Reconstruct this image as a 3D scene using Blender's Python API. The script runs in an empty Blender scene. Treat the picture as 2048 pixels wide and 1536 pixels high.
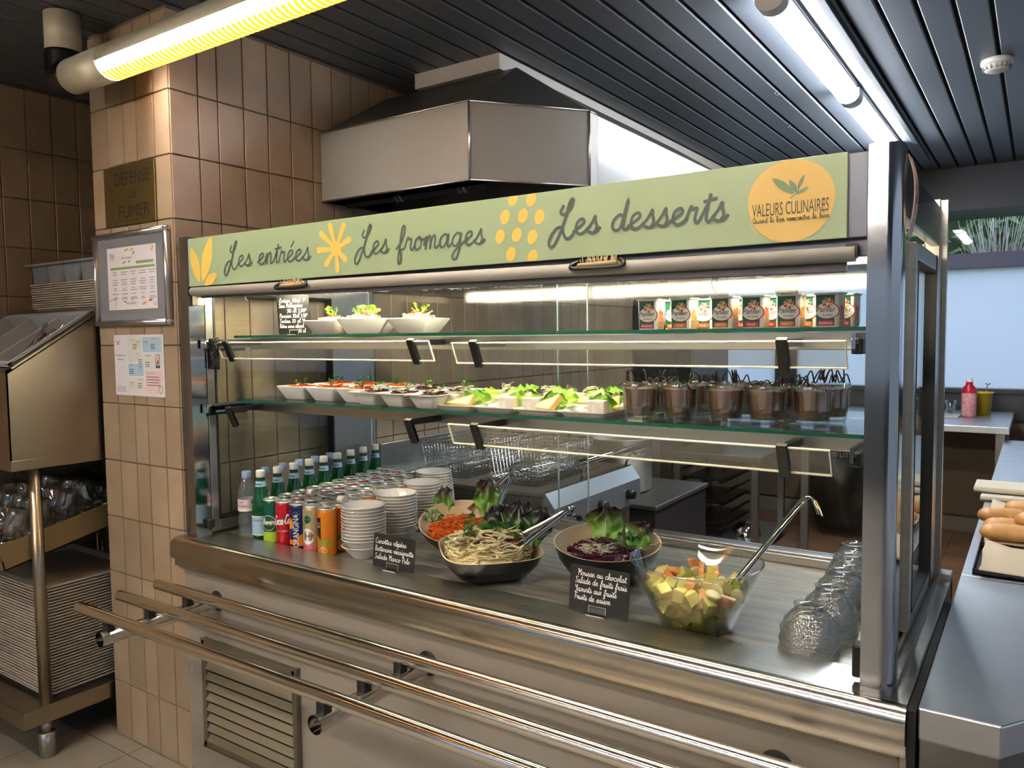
import bpy, bmesh, math, random
from mathutils import Vector, Matrix
PI = math.pi
rnd = random.Random(11)
SC = bpy.context.scene
COL = SC.collection

# ------------------------------------------------------------------ camera
def make_camera():
    f, yaw, pitch, roll = 1553.765, 0.5963, -0.0622, -0.0110
    fw = Vector((-math.sin(yaw)*math.cos(pitch), math.cos(yaw)*math.cos(pitch), math.sin(pitch)))
    r = Vector((math.cos(yaw), math.sin(yaw), 0)); u = r.cross(fw)
    c, s = math.cos(roll), math.sin(roll)
    right, up = c*r + s*u, -s*r + c*u
    cd = bpy.data.cameras.new('camera'); cam = bpy.data.objects.new('camera', cd)
    COL.objects.link(cam)
    cd.sensor_fit = 'HORIZONTAL'; cd.sensor_width = 36.0; cd.lens = f/2048*36.0
    cd.clip_start = 0.02; cd.clip_end = 200
    m = Matrix(((right.x, up.x, -fw.x, 2.2472), (right.y, up.y, -fw.y, -1.4496),
                (right.z, up.z, -fw.z, 1.4213), (0, 0, 0, 1)))
    cam.matrix_world = m
    SC.camera = cam
make_camera()
# ------------------------------------------------------------------ world, exposure
def lin(h):
    if isinstance(h, str):
        h = [int(h[i:i+2], 16) for i in (0, 2, 4)]
    o = []
    for v in h:
        v = v/255.0
        o.append(v/12.92 if v <= 0.04045 else ((v+0.055)/1.055)**2.4)
    return (o[0], o[1], o[2], 1.0)
W = bpy.data.worlds.new('sky'); SC.world = W; W.use_nodes = True
nt = W.node_tree; nt.nodes.clear()
wo = nt.nodes.new('ShaderNodeOutputWorld'); bg = nt.nodes.new('ShaderNodeBackground')
tc = nt.nodes.new('ShaderNodeTexCoord'); sp = nt.nodes.new('ShaderNodeSeparateXYZ'); rp = nt.nodes.new('ShaderNodeValToRGB')
rp.color_ramp.elements[0].position = 0.0; rp.color_ramp.elements[0].color = lin('5d6670')
rp.color_ramp.elements[1].position = 0.6; rp.color_ramp.elements[1].color = lin('c3d3ee')
nt.links.new(tc.outputs['Generated'], sp.inputs[0]); nt.links.new(sp.outputs['Z'], rp.inputs[0])
nt.links.new(rp.outputs[0], bg.inputs[0]); nt.links.new(bg.outputs[0], wo.inputs[0])
bg.inputs[1].default_value = 1.1
vs = SC.view_settings
vs.view_transform = 'Standard'; vs.look = 'None'; vs.gamma = 1.0; vs.use_curve_mapping = False
vs.exposure = 1.12
SC.cycles.max_bounces = 10; SC.cycles.transparent_max_bounces = 40
SC.cycles.caustics_reflective = False; SC.cycles.caustics_refractive = False
SC.cycles.sample_clamp_indirect = 4.0
SC.cycles.use_denoising = True
LAMP_FRONT, LAMP_KITCHEN, LAMP_CASE = 78.0, 42.0, 34.0

def soft_daylight():          # overcast brightness beyond the kitchen windows
    l = bpy.data.lights.new('overcast_daylight', 'SUN'); l.energy = 2.2; l.angle = 1.6; l.color = (.86, .92, 1.0)
    o = bpy.data.objects.new('overcast_daylight', l); COL.objects.link(o); o.rotation_euler = Vector((-.1, -.45, -1)).to_track_quat('-Z', 'Y').to_euler()
soft_daylight()
# ------------------------------------------------------------------ materials
def M(name, c, r=0.5, m=0.0, var=0.0, vs_=8.0, c2=None, stretch=None, bump=0.0, bs=60.0, island=0.0, spec=0.5,
      coat=0.0, trans=0.0, em=0.0, emc=None, sub=0.0, rvar=0.0):
    mt = bpy.data.materials.new(name); mt.use_nodes = True
    n = mt.node_tree; b = n.nodes['Principled BSDF']
    b.inputs['Base Color'].default_value = lin(c); b.inputs['Roughness'].default_value = r
    b.inputs['Metallic'].default_value = m; b.inputs['Specular IOR Level'].default_value = spec
    b.inputs['Coat Weight'].default_value = coat; b.inputs['Coat Roughness'].default_value = 0.08
    b.inputs['Transmission Weight'].default_value = trans
    if sub: b.inputs['Subsurface Weight'].default_value = sub; b.inputs['Subsurface Radius'].default_value = (.01, .006, .003)
    if em: b.inputs['Emission Color'].default_value = lin(emc or c); b.inputs['Emission Strength'].default_value = em
    if var or bump or rvar or c2:
        t = n.nodes.new('ShaderNodeTexCoord'); mp = n.nodes.new('ShaderNodeMapping')
        n.links.new(t.outputs['Object'], mp.inputs[0])
        if stretch: mp.inputs['Scale'].default_value = stretch
        nz = n.nodes.new('ShaderNodeTexNoise'); nz.inputs['Scale'].default_value = vs_; nz.inputs['Detail'].default_value = 5
        n.links.new(mp.outputs[0], nz.inputs[0])
        if var or c2:
            mx = n.nodes.new('ShaderNodeMix'); mx.data_type = 'RGBA'
            a = lin(c); d = lin(c2) if c2 else tuple(max(0, x*(1-var)) for x in a[:3])+(1,)
            mx.inputs[6].default_value = a; mx.inputs[7].default_value = d
            rr = n.nodes.new('ShaderNodeValToRGB'); rr.color_ramp.elements[0].position = .35; rr.color_ramp.elements[1].position = .68
            n.links.new(nz.outputs[0], rr.inputs[0]); n.links.new(rr.outputs[0], mx.inputs[0])
            out = mx.outputs[2]
            if island: out = isl(n, out, island)
            n.links.new(out, b.inputs['Base Color'])
        if rvar:
            mr = n.nodes.new('ShaderNodeMapRange'); mr.inputs[3].default_value = max(0.02, r-rvar); mr.inputs[4].default_value = r+rvar
            n.links.new(nz.outputs[0], mr.inputs[0]); n.links.new(mr.outputs[0], b.inputs['Roughness'])
        if bump:
            nb = n.nodes.new('ShaderNodeTexNoise'); nb.inputs['Scale'].default_value = bs; nb.inputs['Detail'].default_value = 3
            n.links.new(mp.outputs[0], nb.inputs[0])
            bp = n.nodes.new('ShaderNodeBump'); bp.inputs['Strength'].default_value = bump; bp.inputs['Distance'].default_value = 0.004
            n.links.new(nb.outputs[0], bp.inputs['Height']); n.links.new(bp.outputs[0], b.inputs['Normal'])
    return mt
def isl(n, sock, amt):
    g = n.nodes.new('ShaderNodeNewGeometry'); mr = n.nodes.new('ShaderNodeMapRange')
    mr.inputs[3].default_value = 1-amt; mr.inputs[4].default_value = 1+amt*0.6
    n.links.new(g.outputs['Random Per Island'], mr.inputs[0])
    h = n.nodes.new('ShaderNodeHueSaturation'); n.links.new(mr.outputs[0], h.inputs['Value']); n.links.new(sock, h.inputs['Color'])
    return h.outputs[0]
def G(name, tint='ffffff', refl=1.0, rough=0.02, ior=1.5, base=0.0, bump=0.0, bs=200.0, haze=None, hz=0.0):
    """clear pane: transparent body with a Fresnel mirror on top, optionally a diffuse haze that frosts or brightens the body"""
    mt = bpy.data.materials.new(name); mt.use_nodes = True; n = mt.node_tree; n.nodes.clear()
    o = n.nodes.new('ShaderNodeOutputMaterial'); tr = n.nodes.new('ShaderNodeBsdfTransparent'); gl = n.nodes.new('ShaderNodeBsdfGlossy')
    tr.inputs[0].default_value = lin(tint); gl.inputs['Roughness'].default_value = rough
    lw = n.nodes.new('ShaderNodeLayerWeight'); lw.inputs[0].default_value = .5
    fr = n.nodes.new('ShaderNodeMath'); fr.operation = 'POWER'; fr.inputs[1].default_value = 4.0; n.links.new(lw.outputs['Facing'], fr.inputs[0])
    ma = n.nodes.new('ShaderNodeMath'); ma.operation = 'MULTIPLY_ADD'; ma.inputs[1].default_value = .96*min(refl, 1.0); ma.inputs[2].default_value = .04*refl+base; ma.use_clamp = True
    mx = n.nodes.new('ShaderNodeMixShader')
    n.links.new(fr.outputs[0], ma.inputs[0]); n.links.new(ma.outputs[0], mx.inputs[0])
    src = tr.outputs[0]
    if hz:  # diffuse haze colour, mostly in place of light carried through the body
        df = n.nodes.new('ShaderNodeBsdfDiffuse'); df.inputs[0].default_value = lin(haze); m2 = n.nodes.new('ShaderNodeMixShader')
        m2.inputs[0].default_value = hz; n.links.new(tr.outputs[0], m2.inputs[1]); n.links.new(df.outputs[0], m2.inputs[2]); src = m2.outputs[0]
    n.links.new(src, mx.inputs[1]); n.links.new(gl.outputs[0], mx.inputs[2]); n.links.new(mx.outputs[0], o.inputs[0])
    if bump:
        nb = n.nodes.new('ShaderNodeTexVoronoi'); nb.inputs['Scale'].default_value = bs
        t = n.nodes.new('ShaderNodeTexCoord'); n.links.new(t.outputs['Object'], nb.inputs['Vector'])
        bp = n.nodes.new('ShaderNodeBump'); bp.inputs['Strength'].default_value = bump; bp.inputs['Distance'].default_value = 0.003
        n.links.new(nb.outputs[0], bp.inputs['Height']); n.links.new(bp.outputs[0], gl.inputs['Normal']); n.links.new(bp.outputs[0], lw.inputs['Normal'])
    return mt
def EM(name, c, s):
    mt = bpy.data.materials.new(name); mt.use_nodes = True; n = mt.node_tree; n.nodes.clear()
    o = n.nodes.new('ShaderNodeOutputMaterial'); e = n.nodes.new('ShaderNodeEmission'); e.inputs[0].default_value = lin(c); e.inputs[1].default_value = s
    n.links.new(e.outputs[0], o.inputs[0]); return mt
def TRL(name, c, w=0.6, rough=0.4):
    """translucent sheet"""
    mt = bpy.data.materials.new(name); mt.use_nodes = True; n = mt.node_tree; n.nodes.clear()
    o = n.nodes.new('ShaderNodeOutputMaterial'); a = n.nodes.new('ShaderNodeBsdfTranslucent'); p = n.nodes.new('ShaderNodeBsdfPrincipled')
    a.inputs[0].default_value = lin(c); p.inputs['Base Color'].default_value = lin(c); p.inputs['Roughness'].default_value = rough
    mx = n.nodes.new('ShaderNodeMixShader'); mx.inputs[0].default_value = w
    n.links.new(p.outputs[0], mx.inputs[1]); n.links.new(a.outputs[0], mx.inputs[2]); n.links.new(mx.outputs[0], o.inputs[0]); return mt
def LEAF(name, c0, c1, c2, axis='Z', p1=.5, p2=.85):
    """leaf whose own colour runs from a pale rib end to a darker ruffled tip"""
    mt = bpy.data.materials.new(name); mt.use_nodes = True; n = mt.node_tree; b = n.nodes['Principled BSDF']
    t = n.nodes.new('ShaderNodeTexCoord'); s = n.nodes.new('ShaderNodeSeparateXYZ'); r = n.nodes.new('ShaderNodeValToRGB')
    n.links.new(t.outputs['Generated'], s.inputs[0])
    nz = n.nodes.new('ShaderNodeTexNoise'); nz.inputs['Scale'].default_value = 6; nz.inputs['Detail'].default_value = 4
    n.links.new(t.outputs['Generated'], nz.inputs[0])
    ma = n.nodes.new('ShaderNodeMath'); ma.operation = 'MULTIPLY_ADD'; ma.inputs[1].default_value = .35; n.links.new(nz.outputs[0], ma.inputs[0]); n.links.new(s.outputs[axis], ma.inputs[2])
    su = n.nodes.new('ShaderNodeMath'); su.operation = 'SUBTRACT'; su.inputs[1].default_value = .17; n.links.new(ma.outputs[0], su.inputs[0])
    n.links.new(su.outputs[0], r.inputs[0])
    e = r.color_ramp.elements; e[0].color = lin(c0); e[1].color = lin(c2); e[1].position = p2; x = e.new(p1); x.color = lin(c1)
    n.links.new(r.outputs[0], b.inputs['Base Color']); b.inputs['Roughness'].default_value = .38
    return mt
STEEL = M('brushed_steel', 'b9b6af', .30, 1, var=.12, vs_=6, stretch=(1, 12, 12), rvar=.06)
STEEL_P = M('polished_steel', 'b4b6ba', .11, 1)
STEEL_S = M('satin_steel', 'a9a7a2', .38, 1, var=.15, vs_=4, rvar=.08)
STEEL_C = M('worn_steel_top', 'cfd2d5', .36, 1, var=.06, vs_=9, bump=.03, bs=10, rvar=.08)
RAIL = M('rail_steel', 'dedad2', .13, 1)
CHROME = M('chrome', 'd8d8d8', .07, 1)
BLACK = M('black_plastic', '0e0e0f', .35)
RUBBER = M('black_rubber', '0b0b0c', .6)
WHITE_C = M('white_ceramic', 'e9e6df', .15, coat=.4)
PAPER = M('white_paper', 'e4e0e2', .7)
INK = M('dark_ink', '2c2c2e', .6)
WOODY = M('pale_wood_laminate', 'cdb48c', .35, var=.15, vs_=3, stretch=(1, 1, 25), spec=.5)
MATT_BLACK = M('matt_black_melamine', '141414', .32)
GLASS = G('clear_pane', 'fafcfb', 1.0)
GLASS_B = G('back_pane_glass', 'fafcfb', .8, rough=.07, base=-.018)
GLASS_G = G('shelf_glass', 'f7faf8', 1.0)
GEDGE = M('green_glass_edge', '1d5c48', .15, spec=.6)
ACRYL = G('acrylic_guard', 'f8f8f4', .9, rough=.06, haze='b8b4aa', hz=.14)
AEDGE = M('bright_acrylic_edge', 'fdf6df', .25, spec=.6)
TUMBLER = G('glass_tumbler', 'fcfdfc', 1.0, base=.14)
RED_LEAF = LEAF('red_lettuce', 'c3d88e', '74a436', '33191a', p1=.40, p2=.80)
GREEN_LEAF = LEAF('green_lettuce', 'e6efb0', '9fcf3f', '5f9a2a', p1=.4, p2=.95)
DARK_LEAF = LEAF('dark_lettuce', '86ab3e', '3a5f24', '1c1416', p1=.3, p2=.75)
PARSLEY = M('parsley', '4f8a2c', .5, var=.4, vs_=60)
PARSLEY_L = M('bright_parsley', '8fc53c', .5, var=.3, vs_=60)

# ------------------------------------------------------------------ mesh builder
class MB:
    def __init__(s): s.v = []; s.f = []; s.m = []; s.sm = []
    def add(s, vs, fs, mi=0, sm=False, X=None):
        o = len(s.v)
        for p in vs:
            p = Vector(p)
            s.v.append(tuple(X @ p) if X is not None else tuple(p))
        for f in fs: s.f.append([i+o for i in f]); s.m.append(mi); s.sm.append(sm)
        return s
    def box(s, x0, x1, y0, y1, z0, z1, mi=0, X=None):
        v = [(x, y, z) for z in (z0, z1) for y in (y0, y1) for x in (x0, x1)]
        f = [(0, 2, 3, 1), (4, 5, 7, 6), (0, 1, 5, 4), (2, 6, 7, 3), (0, 4, 6, 2), (1, 3, 7, 5)]
        return s.add(v, f, mi, False, X)
    def tube(s, path, r, seg=10, mi=0, closed=False, caps=True, sm=True, flat=1.0, X=None):
        P = [Vector(p) for p in path]; n = len(P); vs, fs = [], []
        rr = r if isinstance(r, (list, tuple)) else [r]*n
        up = None
        for i in range(n):
            if closed: d = P[(i+1) % n]-P[i-1]
            else: d = P[min(i+1, n-1)]-P[max(i-1, 0)]
            if d.length < 1e-9: d = Vector((0, 0, 1))
            d.normalize()
            if up is None:
                a = Vector((0, 0, 1)) if abs(d.z) < .9 else Vector((1, 0, 0)); up = d.cross(a).normalized()
            up = up - d*up.dot(d)
            if up.length < 1e-6: up = d.orthogonal()
            up.normalize(); b = d.cross(up)
            for k in range(seg):
                t = 2*PI*k/seg; vs.append(P[i] + (up*math.cos(t) + b*math.sin(t)*flat)*rr[i])
        m = n if closed else n-1
        for i in range(m):
            for k in range(seg):
                a, b_ = i*seg+k, i*seg+(k+1) % seg; c = ((i+1) % n)*seg
                fs.append((a, b_, c+(k+1) % seg, c+k))
        s.add(vs, fs, mi, sm, X)
        if caps and not closed:
            s.add(vs[:seg], [list(range(seg))[::-1]], mi, False, X); s.add(vs[-seg:], [list(range(seg))], mi, False, X)
        return s
    def lathe(s, prof, seg=32, c=(0, 0, 0), mi=0, sm=True, X=None, sx=1, sy=1, a0=0, a1=2*PI):
        vs, fs, idx = [], [], []
        full = abs(a1-a0-2*PI) < 1e-6; ns = seg if full else seg+1
        for r, z in prof:
            if r < 1e-7: idx.append([len(vs)]); vs.append((c[0], c[1], c[2]+z))
            else:
                row = []
                for k in range(ns):
                    t = a0+(a1-a0)*k/seg; row.append(len(vs)); vs.append((c[0]+r*math.cos(t)*sx, c[1]+r*math.sin(t)*sy, c[2]+z))
                idx.append(row)
        for i in range(len(prof)-1):
            A, B = idx[i], idx[i+1]
            for k in range(seg):
                k2 = (k+1) % ns if full else k+1
                if len(A) == 1 and len(B) == 1: continue
                if len(A) == 1: fs.append((A[0], B[k2], B[k]))
                elif len(B) == 1: fs.append((A[k], A[k2], B[0]))
                else: fs.append((A[k], A[k2], B[k2], B[k]))
        return s.add(vs, fs, mi, sm, X)
    def prism(s, poly, h0, h1, fn=None, mi=0, X=None, sides=True, sm=False):
        """polygon in (u,v) extruded over w=h0..h1; fn maps (u,v,w) to a point"""
        fn = fn or (lambda u, v, w: (u, v, w)); n = len(poly)
        a = [fn(u, v, h0) for u, v in poly]; b = [fn(u, v, h1) for u, v in poly]
        fs = [list(range(n))[::-1], list(range(n, 2*n))]
        s.add(a+b, fs, mi, False, X)
        if sides: s.add(a+b, [(i, (i+1) % n, n+(i+1) % n, n+i) for i in range(n)], mi, sm, X)
        return s
    def face(s, poly, fn, w, mi=0, X=None):
        return s.add([fn(u, v, w) for u, v in poly], [list(range(len(poly)))], mi, False, X)
    def ribbon(s, pts, wd, fn, h, mi=0, X=None, up=0.0):
        n = len(pts); L, Rr = [], []
        for i in range(n):
            a = pts[max(i-1, 0)]; b = pts[min(i+1, n-1)]; dx, dy = b[0]-a[0], b[1]-a[1]; l = math.hypot(dx, dy) or 1
            nx, ny = -dy/l*wd/2, dx/l*wd/2; e = 0.0
            px, py = pts[i]
            if i == 0: px -= dx/l*wd*.3; py -= dy/l*wd*.3
            if i == n-1: px += dx/l*wd*.3; py += dy/l*wd*.3
            L.append(fn(px+nx, py+ny, h+up*i)); Rr.append(fn(px-nx, py-ny, h+up*i))
        return s.add(L+Rr, [(i, n+i, n+i+1, i+1) for i in range(n-1)], mi, False, X)
    def build(s, name, mats, parent=None, bev=0.0, seg=2, loc=None, rot=None, recalc=True, sub=0):
        me = bpy.data.meshes.new(name); me.from_pydata(s.v, [], s.f); me.update()
        me.polygons.foreach_set('material_index', s.m); me.polygons.foreach_set('use_smooth', s.sm)
        if not isinstance(mats, (list, tuple)): mats = [mats]
        for m in mats: me.materials.append(m)
        if recalc:
            bm = bmesh.new(); bm.from_mesh(me); bmesh.ops.remove_doubles(bm, verts=bm.verts, dist=1e-6)
            bmesh.ops.recalc_face_normals(bm, faces=bm.faces); bm.to_mesh(me); bm.free()
        o = bpy.data.objects.new(name, me); COL.objects.link(o)
        if parent is not None: o.parent = parent
        if loc is not None: o.location = loc
        if rot is not None: o.rotation_euler = rot
        if bev:
            b = o.modifiers.new('edge', 'BEVEL'); b.width = bev; b.segments = seg; b.limit_method = 'ANGLE'; b.angle_limit = 0.6
        if sub:
            q = o.modifiers.new('smooth', 'SUBSURF'); q.levels = sub; q.render_levels = sub
        return o
def tag(o, label, cat, group=None, kind=None):
    o['label'] = label; o['category'] = cat
    if group: o['group'] = group
    if kind: o['kind'] = kind
    return o
def thing(name, label, cat, loc=(0, 0, 0), rz=0.0, group=None):
    o = bpy.data.objects.new(name, None); COL.objects.link(o); o.empty_display_size = .05
    o.location = loc; o.rotation_euler = (0, 0, rz); return tag(o, label, cat, group)
def struct(o):
    o['kind'] = 'structure'; return o
def dup(o, loc=None, rz=None, label=None, parent=None, group=None):
    c = o.copy(); COL.objects.link(c)
    if parent is not None: c.parent = parent
    if loc is not None: c.location = loc
    if rz is not None: c.rotation_euler = (c.rotation_euler[0], c.rotation_euler[1], rz)
    if label: c['label'] = label
    if group: c['group'] = group
    for ch in o.children: dup(ch, parent=c)
    return c
ONES = 'zeroth first second third fourth fifth sixth seventh eighth ninth tenth eleventh twelfth thirteenth fourteenth fifteenth sixteenth seventeenth eighteenth nineteenth'.split()
def ordw(n):
    if n < 20: return ONES[n]
    t, u = divmod(n, 10); T = {2: 'twent', 3: 'thirt', 4: 'fort'}[t]
    return T+'ieth' if u == 0 else T+'y-'+ONES[u]

# ------------------------------------------------------------------ lettering
def smooth(pts, k=5):
    if len(pts) < 3: return list(pts)
    P = [pts[0]]+list(pts)+[pts[-1]]; out = []
    for i in range(1, len(P)-2):
        p0, p1, p2, p3 = P[i-1], P[i], P[i+1], P[i+2]
        for j in range(k):
            t = j/k; a = []
            for d in range(len(p1)):
                a.append(.5*(2*p1[d]+(p2[d]-p0[d])*t+(2*p0[d]-5*p1[d]+4*p2[d]-p3[d])*t*t+(3*p1[d]-p0[d]-3*p2[d]+p3[d])*t**3))
            out.append(tuple(a))
    out.append(tuple(pts[-1])); return out
GL = {
'a': (1.1, [[(.75,.75),(.5,1),(.15,.7),(.1,.25),(.35,0),(.65,.3),(.78,1),(.78,.2),(.95,0),(1.15,.25)]]),
'b': (.95, [[(0,.2),(.35,1.2),(.42,1.9),(.28,2),(.2,1.3),(.2,.3),(.4,0),(.7,.3),(.65,.75),(.45,.8),(.95,.8)]]),
'c': (.9, [[(.75,.8),(.5,1),(.15,.7),(.1,.25),(.4,0),(.7,.1),(.95,.35)]]),
'd': (1.1, [[(.75,.75),(.5,1),(.15,.7),(.1,.25),(.35,0),(.65,.3),(.88,2),(.78,.3),(.95,0),(1.15,.25)]]),
'e': (.9, [[(0,.2),(.35,.45),(.65,.75),(.5,1),(.2,.8),(.15,.3),(.4,0),(.7,.08),(.95,.35)]]),
'f': (.8, [[(0,.2),(.4,.8),(.65,1.7),(.5,2),(.35,1.6),(.3,.5),(.25,-.7),(.4,-1),(.55,-.6),(.4,.05),(.7,.15),(.85,.3)]]),
'g': (1.05, [[(.75,.75),(.5,1),(.15,.7),(.1,.25),(.35,0),(.65,.3),(.78,1),(.72,-.4),(.5,-1),(.2,-.8),(.4,-.3),(.95,.15),(1.1,.3)]]),
'h': (1.0, [[(0,.2),(.35,1.2),(.45,1.9),(.3,2),(.25,1.2),(.22,0)], [(.22,0),(.35,.7),(.6,1),(.75,.7),(.72,.2),(.85,0),(1.05,.25)]]),
'i': (.55, [[(0,.2),(.25,1),(.22,.25),(.4,0),(.6,.25)], [(.3,1.45),(.34,1.55)]]),
'l': (.55, [[(0,.2),(.35,1.2),(.42,1.9),(.28,2),(.2,1.3),(.2,.3),(.38,0),(.6,.25)]]),
'm': (1.3, [[(0,.3),(.15,1),(.15,0)], [(.15,0),(.25,.7),(.45,1),(.55,.7),(.55,0)], [(.55,0),(.65,.7),(.85,1),(.97,.7),(.95,.2),(1.1,0),(1.35,.25)]]),
'n': (.95, [[(0,.3),(.15,1),(.15,0)], [(.15,0),(.28,.7),(.5,1),(.65,.7),(.62,.2),(.75,0),(1.0,.25)]]),
'o': (.95, [[(.45,1),(.15,.75),(.1,.25),(.35,0),(.65,.25),(.65,.75),(.45,1),(.6,.75),(1.0,.8)]]),
'p': (.95, [[(0,.3),(.2,1),(.15,-1)], [(.17,.3),(.3,.9),(.55,1),(.75,.6),(.6,.1),(.3,0)], [(.4,0),(.7,.02),(1,.3)]]),
'r': (.8, [[(0,.3),(.2,1.05),(.3,.85),(.55,.9),(.5,.3),(.65,0),(.85,.25)]]),
's': (.8, [[(0,.2),(.3,.7),(.45,1.1),(.5,.75),(.62,.35),(.45,0),(.12,.1)], [(.45,0),(.65,.05),(.85,.3)]]),
't': (.65, [[(0,.2),(.35,1.2),(.4,1.7),(.35,1),(.33,.25),(.5,0),(.7,.25)], [(.1,1.25),(.75,1.35)]]),
'u': (1.0, [[(0,.3),(.15,1),(.13,.3),(.35,0),(.6,.3),(.72,1),(.7,.2),(.85,0),(1.05,.25)]]),
'v': (.85, [[(0,.7),(.15,1),(.35,0),(.65,1),(.9,.85)]]),
'x': (.8, [[(.05,1),(.65,0)], [(.65,1),(.05,0)]]),
'L': (1.65, [[(.75,2),(.6,1.6),(.85,1.4),(1.25,1.75),(1.4,2.3),(1.25,2.38),(1.1,1.9),(.95,1),(.7,.1),(.35,-.7),(.05,-.55),(.1,0),(.45,.5),(.8,.55),(.95,.2),(1.2,-.2),(1.5,-.15),(1.75,.25)]]),
'A': (1.0, [[(0,0),(.5,2),(.85,0)], [(.18,.75),(.75,.75)]]),
'B': (1.0, [[(.15,0),(.2,2)], [(.1,1.85),(.7,1.8),(.65,1.2),(.25,1.05),(.8,.85),(.8,.2),(.15,0)]]),
'C': (1.0, [[(.85,1.65),(.6,2),(.2,1.5),(.12,.6),(.45,0),(1,.3)]]),
'E': (.95, [[(.8,1.85),(.4,2),(.25,1.5),(.5,1.1),(.2,.9),(.1,.35),(.4,0),(.9,.3)]]),
'F': (.85, [[(.3,2),(.2,0)], [(.05,1.9),(.95,2)], [(.1,1.05),(.7,1.1)]]),
'M': (1.3, [[(.0,1.6),(.2,1.95),(.25,0)], [(.25,1.9),(.55,.8),(1,2),(1.0,.3),(1.2,0)]]),
'P': (.95, [[(.2,0),(.25,2)], [(.05,1.8),(.6,2),(.88,1.5),(.6,1),(.25,.9)]]),
'Q': (1.1, [[(.5,2),(.12,1.4),(.15,.4),(.5,0),(.85,.5),(.85,1.5),(.5,2)], [(.55,.5),(1,-.1)]]),
'S': (.9, [[(.8,1.75),(.5,2),(.2,1.6),(.45,1.1),(.75,.6),(.5,.05),(.05,.2)]]),
'T': (.95, [[(.5,2),(.45,0)], [(0,1.9),(1,2)]]),
'V': (.9, [[(.05,2),(.4,0),(.9,2)]]),
'Y': (.95, [[(.1,2),(.2,1.3),(.5,1.1),(.75,1.9)], [(.78,2),(.65,.4),(.4,-.6),(.1,-.2)]]),
'0': (.9, [[(.45,1.6),(.15,1.2),(.15,.3),(.45,0),(.75,.4),(.72,1.3),(.45,1.6)]]),
'1': (.6, [[(.1,1.2),(.4,1.6),(.38,0)]]),
'3': (.85, [[(.15,1.5),(.5,1.6),(.6,1.2),(.3,.9),(.7,.6),(.5,.05),(.1,.15)]]),
'5': (.85, [[(.7,1.6),(.25,1.55),(.2,.95),(.6,.9),(.65,.3),(.1,.05)]]),
',': (.4, [[(.25,.1),(.1,-.3)]]), '.': (.4, [[(.15,.0),(.2,.1)]]), '-': (.6, [[(.1,.6),(.5,.6)]]),
'!': (.5, [[(.3,1.8),(.25,.5)], [(.22,.1),(.24,0)]]), '*': (.5, [[(.0,1.9),(.5,1.2)], [(.5,1.9),(0,1.2)]]),
'€': (.6, [[(.5,1.7),(.2,1.6),(.1,1.2),(.25,.9),(.5,.95)], [(0,1.4),(.4,1.45)]]),
' ': (.75, [])}
ACC = {'é': ('e', [[(.42,1.3),(.68,1.75)]]), 'è': ('e', [[(.3,1.75),(.55,1.3)]]), 'â': ('a', [[(.2,1.3),(.48,1.7),(.75,1.3)]]), 'ç': ('c', [[(.45,0),(.5,-.3),(.3,-.45)]])}
def glyph(ch):
    if ch in ACC:
        b, x = ACC[ch]; return GL[b][0], GL[b][1]+x
    return GL[ch]
def script(mb, body, x, y, xh, wd, fn, h, width=None, slant=.15, mi=0, k=4, drift=0.0, X=None):
    lv = 0
    tot = sum(glyph(c)[0] for c in body); sx = xh if width is None else width/tot; cx = 0
    for c in body:
        adv, st = glyph(c)
        for s_ in st:
            pts = [(x+(cx+px)*sx+py*xh*slant, y+py*xh+drift*(cx+px)*sx) for px, py in smooth(s_, k)]
            lv += 1; mb.ribbon(pts, wd, fn, h+3e-4*(lv % 2), mi, X, 1.2e-5)
        cx += adv
    return tot*sx
_tc = {}
def text(mb, body, x, y, size, fn, h, width=None, mi=0, align='LEFT', X=None, rot=0.0):
    """upright printed capitals and figures; size is the capital height"""
    if body not in _tc:
        cu = bpy.data.curves.new('lettering', 'FONT'); cu.body = body; cu.resolution_u = 3
        o = bpy.data.objects.new('lettering', cu); COL.objects.link(o)
        dg = bpy.context.evaluated_depsgraph_get(); me = bpy.data.meshes.new_from_object(o.evaluated_get(dg))
        vs = [(v.co.x, v.co.y) for v in me.vertices]; fs = [list(p.vertices) for p in me.polygons]
        bpy.data.objects.remove(o); bpy.data.curves.remove(cu); bpy.data.meshes.remove(me)
        _tc[body] = (vs, fs)
    vs, fs = _tc[body]
    x0 = min(v[0] for v in vs); x1 = max(v[0] for v in vs)
    sy = size/.72; sx = sy if width is None else width/(x1-x0)
    w = (x1-x0)*sx; off = {'LEFT': 0, 'CENTER': -w/2, 'RIGHT': -w}[align]
    c, s_ = math.cos(rot), math.sin(rot); out = []
    for a, b in vs:
        u, v = off+(a-x0)*sx, b*sy; out.append(fn(x+u*c-v*s_, y+u*s_+v*c, h))
    mb.add(out, fs, mi, False, X); return w
def onY(y0):            # lettering on a face that looks towards -y
    return lambda u, v, w: (u, y0-w, v)
def onCyl(r, zoff=0.0, cx=0.0, cy=0.0, a0=-PI/2):     # u runs round the cylinder, starting at angle a0
    return lambda u, v, w: (cx+(r+w)*math.cos(a0+u/r), cy+(r+w)*math.sin(a0+u/r), zoff+v)
def lens(p, q, wd, n=8):
    (x0, y0), (x1, y1) = p, q; dx, dy = x1-x0, y1-y0; l = math.hypot(dx, dy); nx, ny = -dy/l, dx/l; a, b = [], []
    for i in range(n+1):
        t = i/n; w = wd/2*math.sin(PI*t)**.8 if 0 < t < 1 else 0
        a.append((x0+dx*t+nx*w, y0+dy*t+ny*w)); b.append((x0+dx*t-nx*w, y0+dy*t-ny*w))
    return a+b[-2:0:-1]
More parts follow.
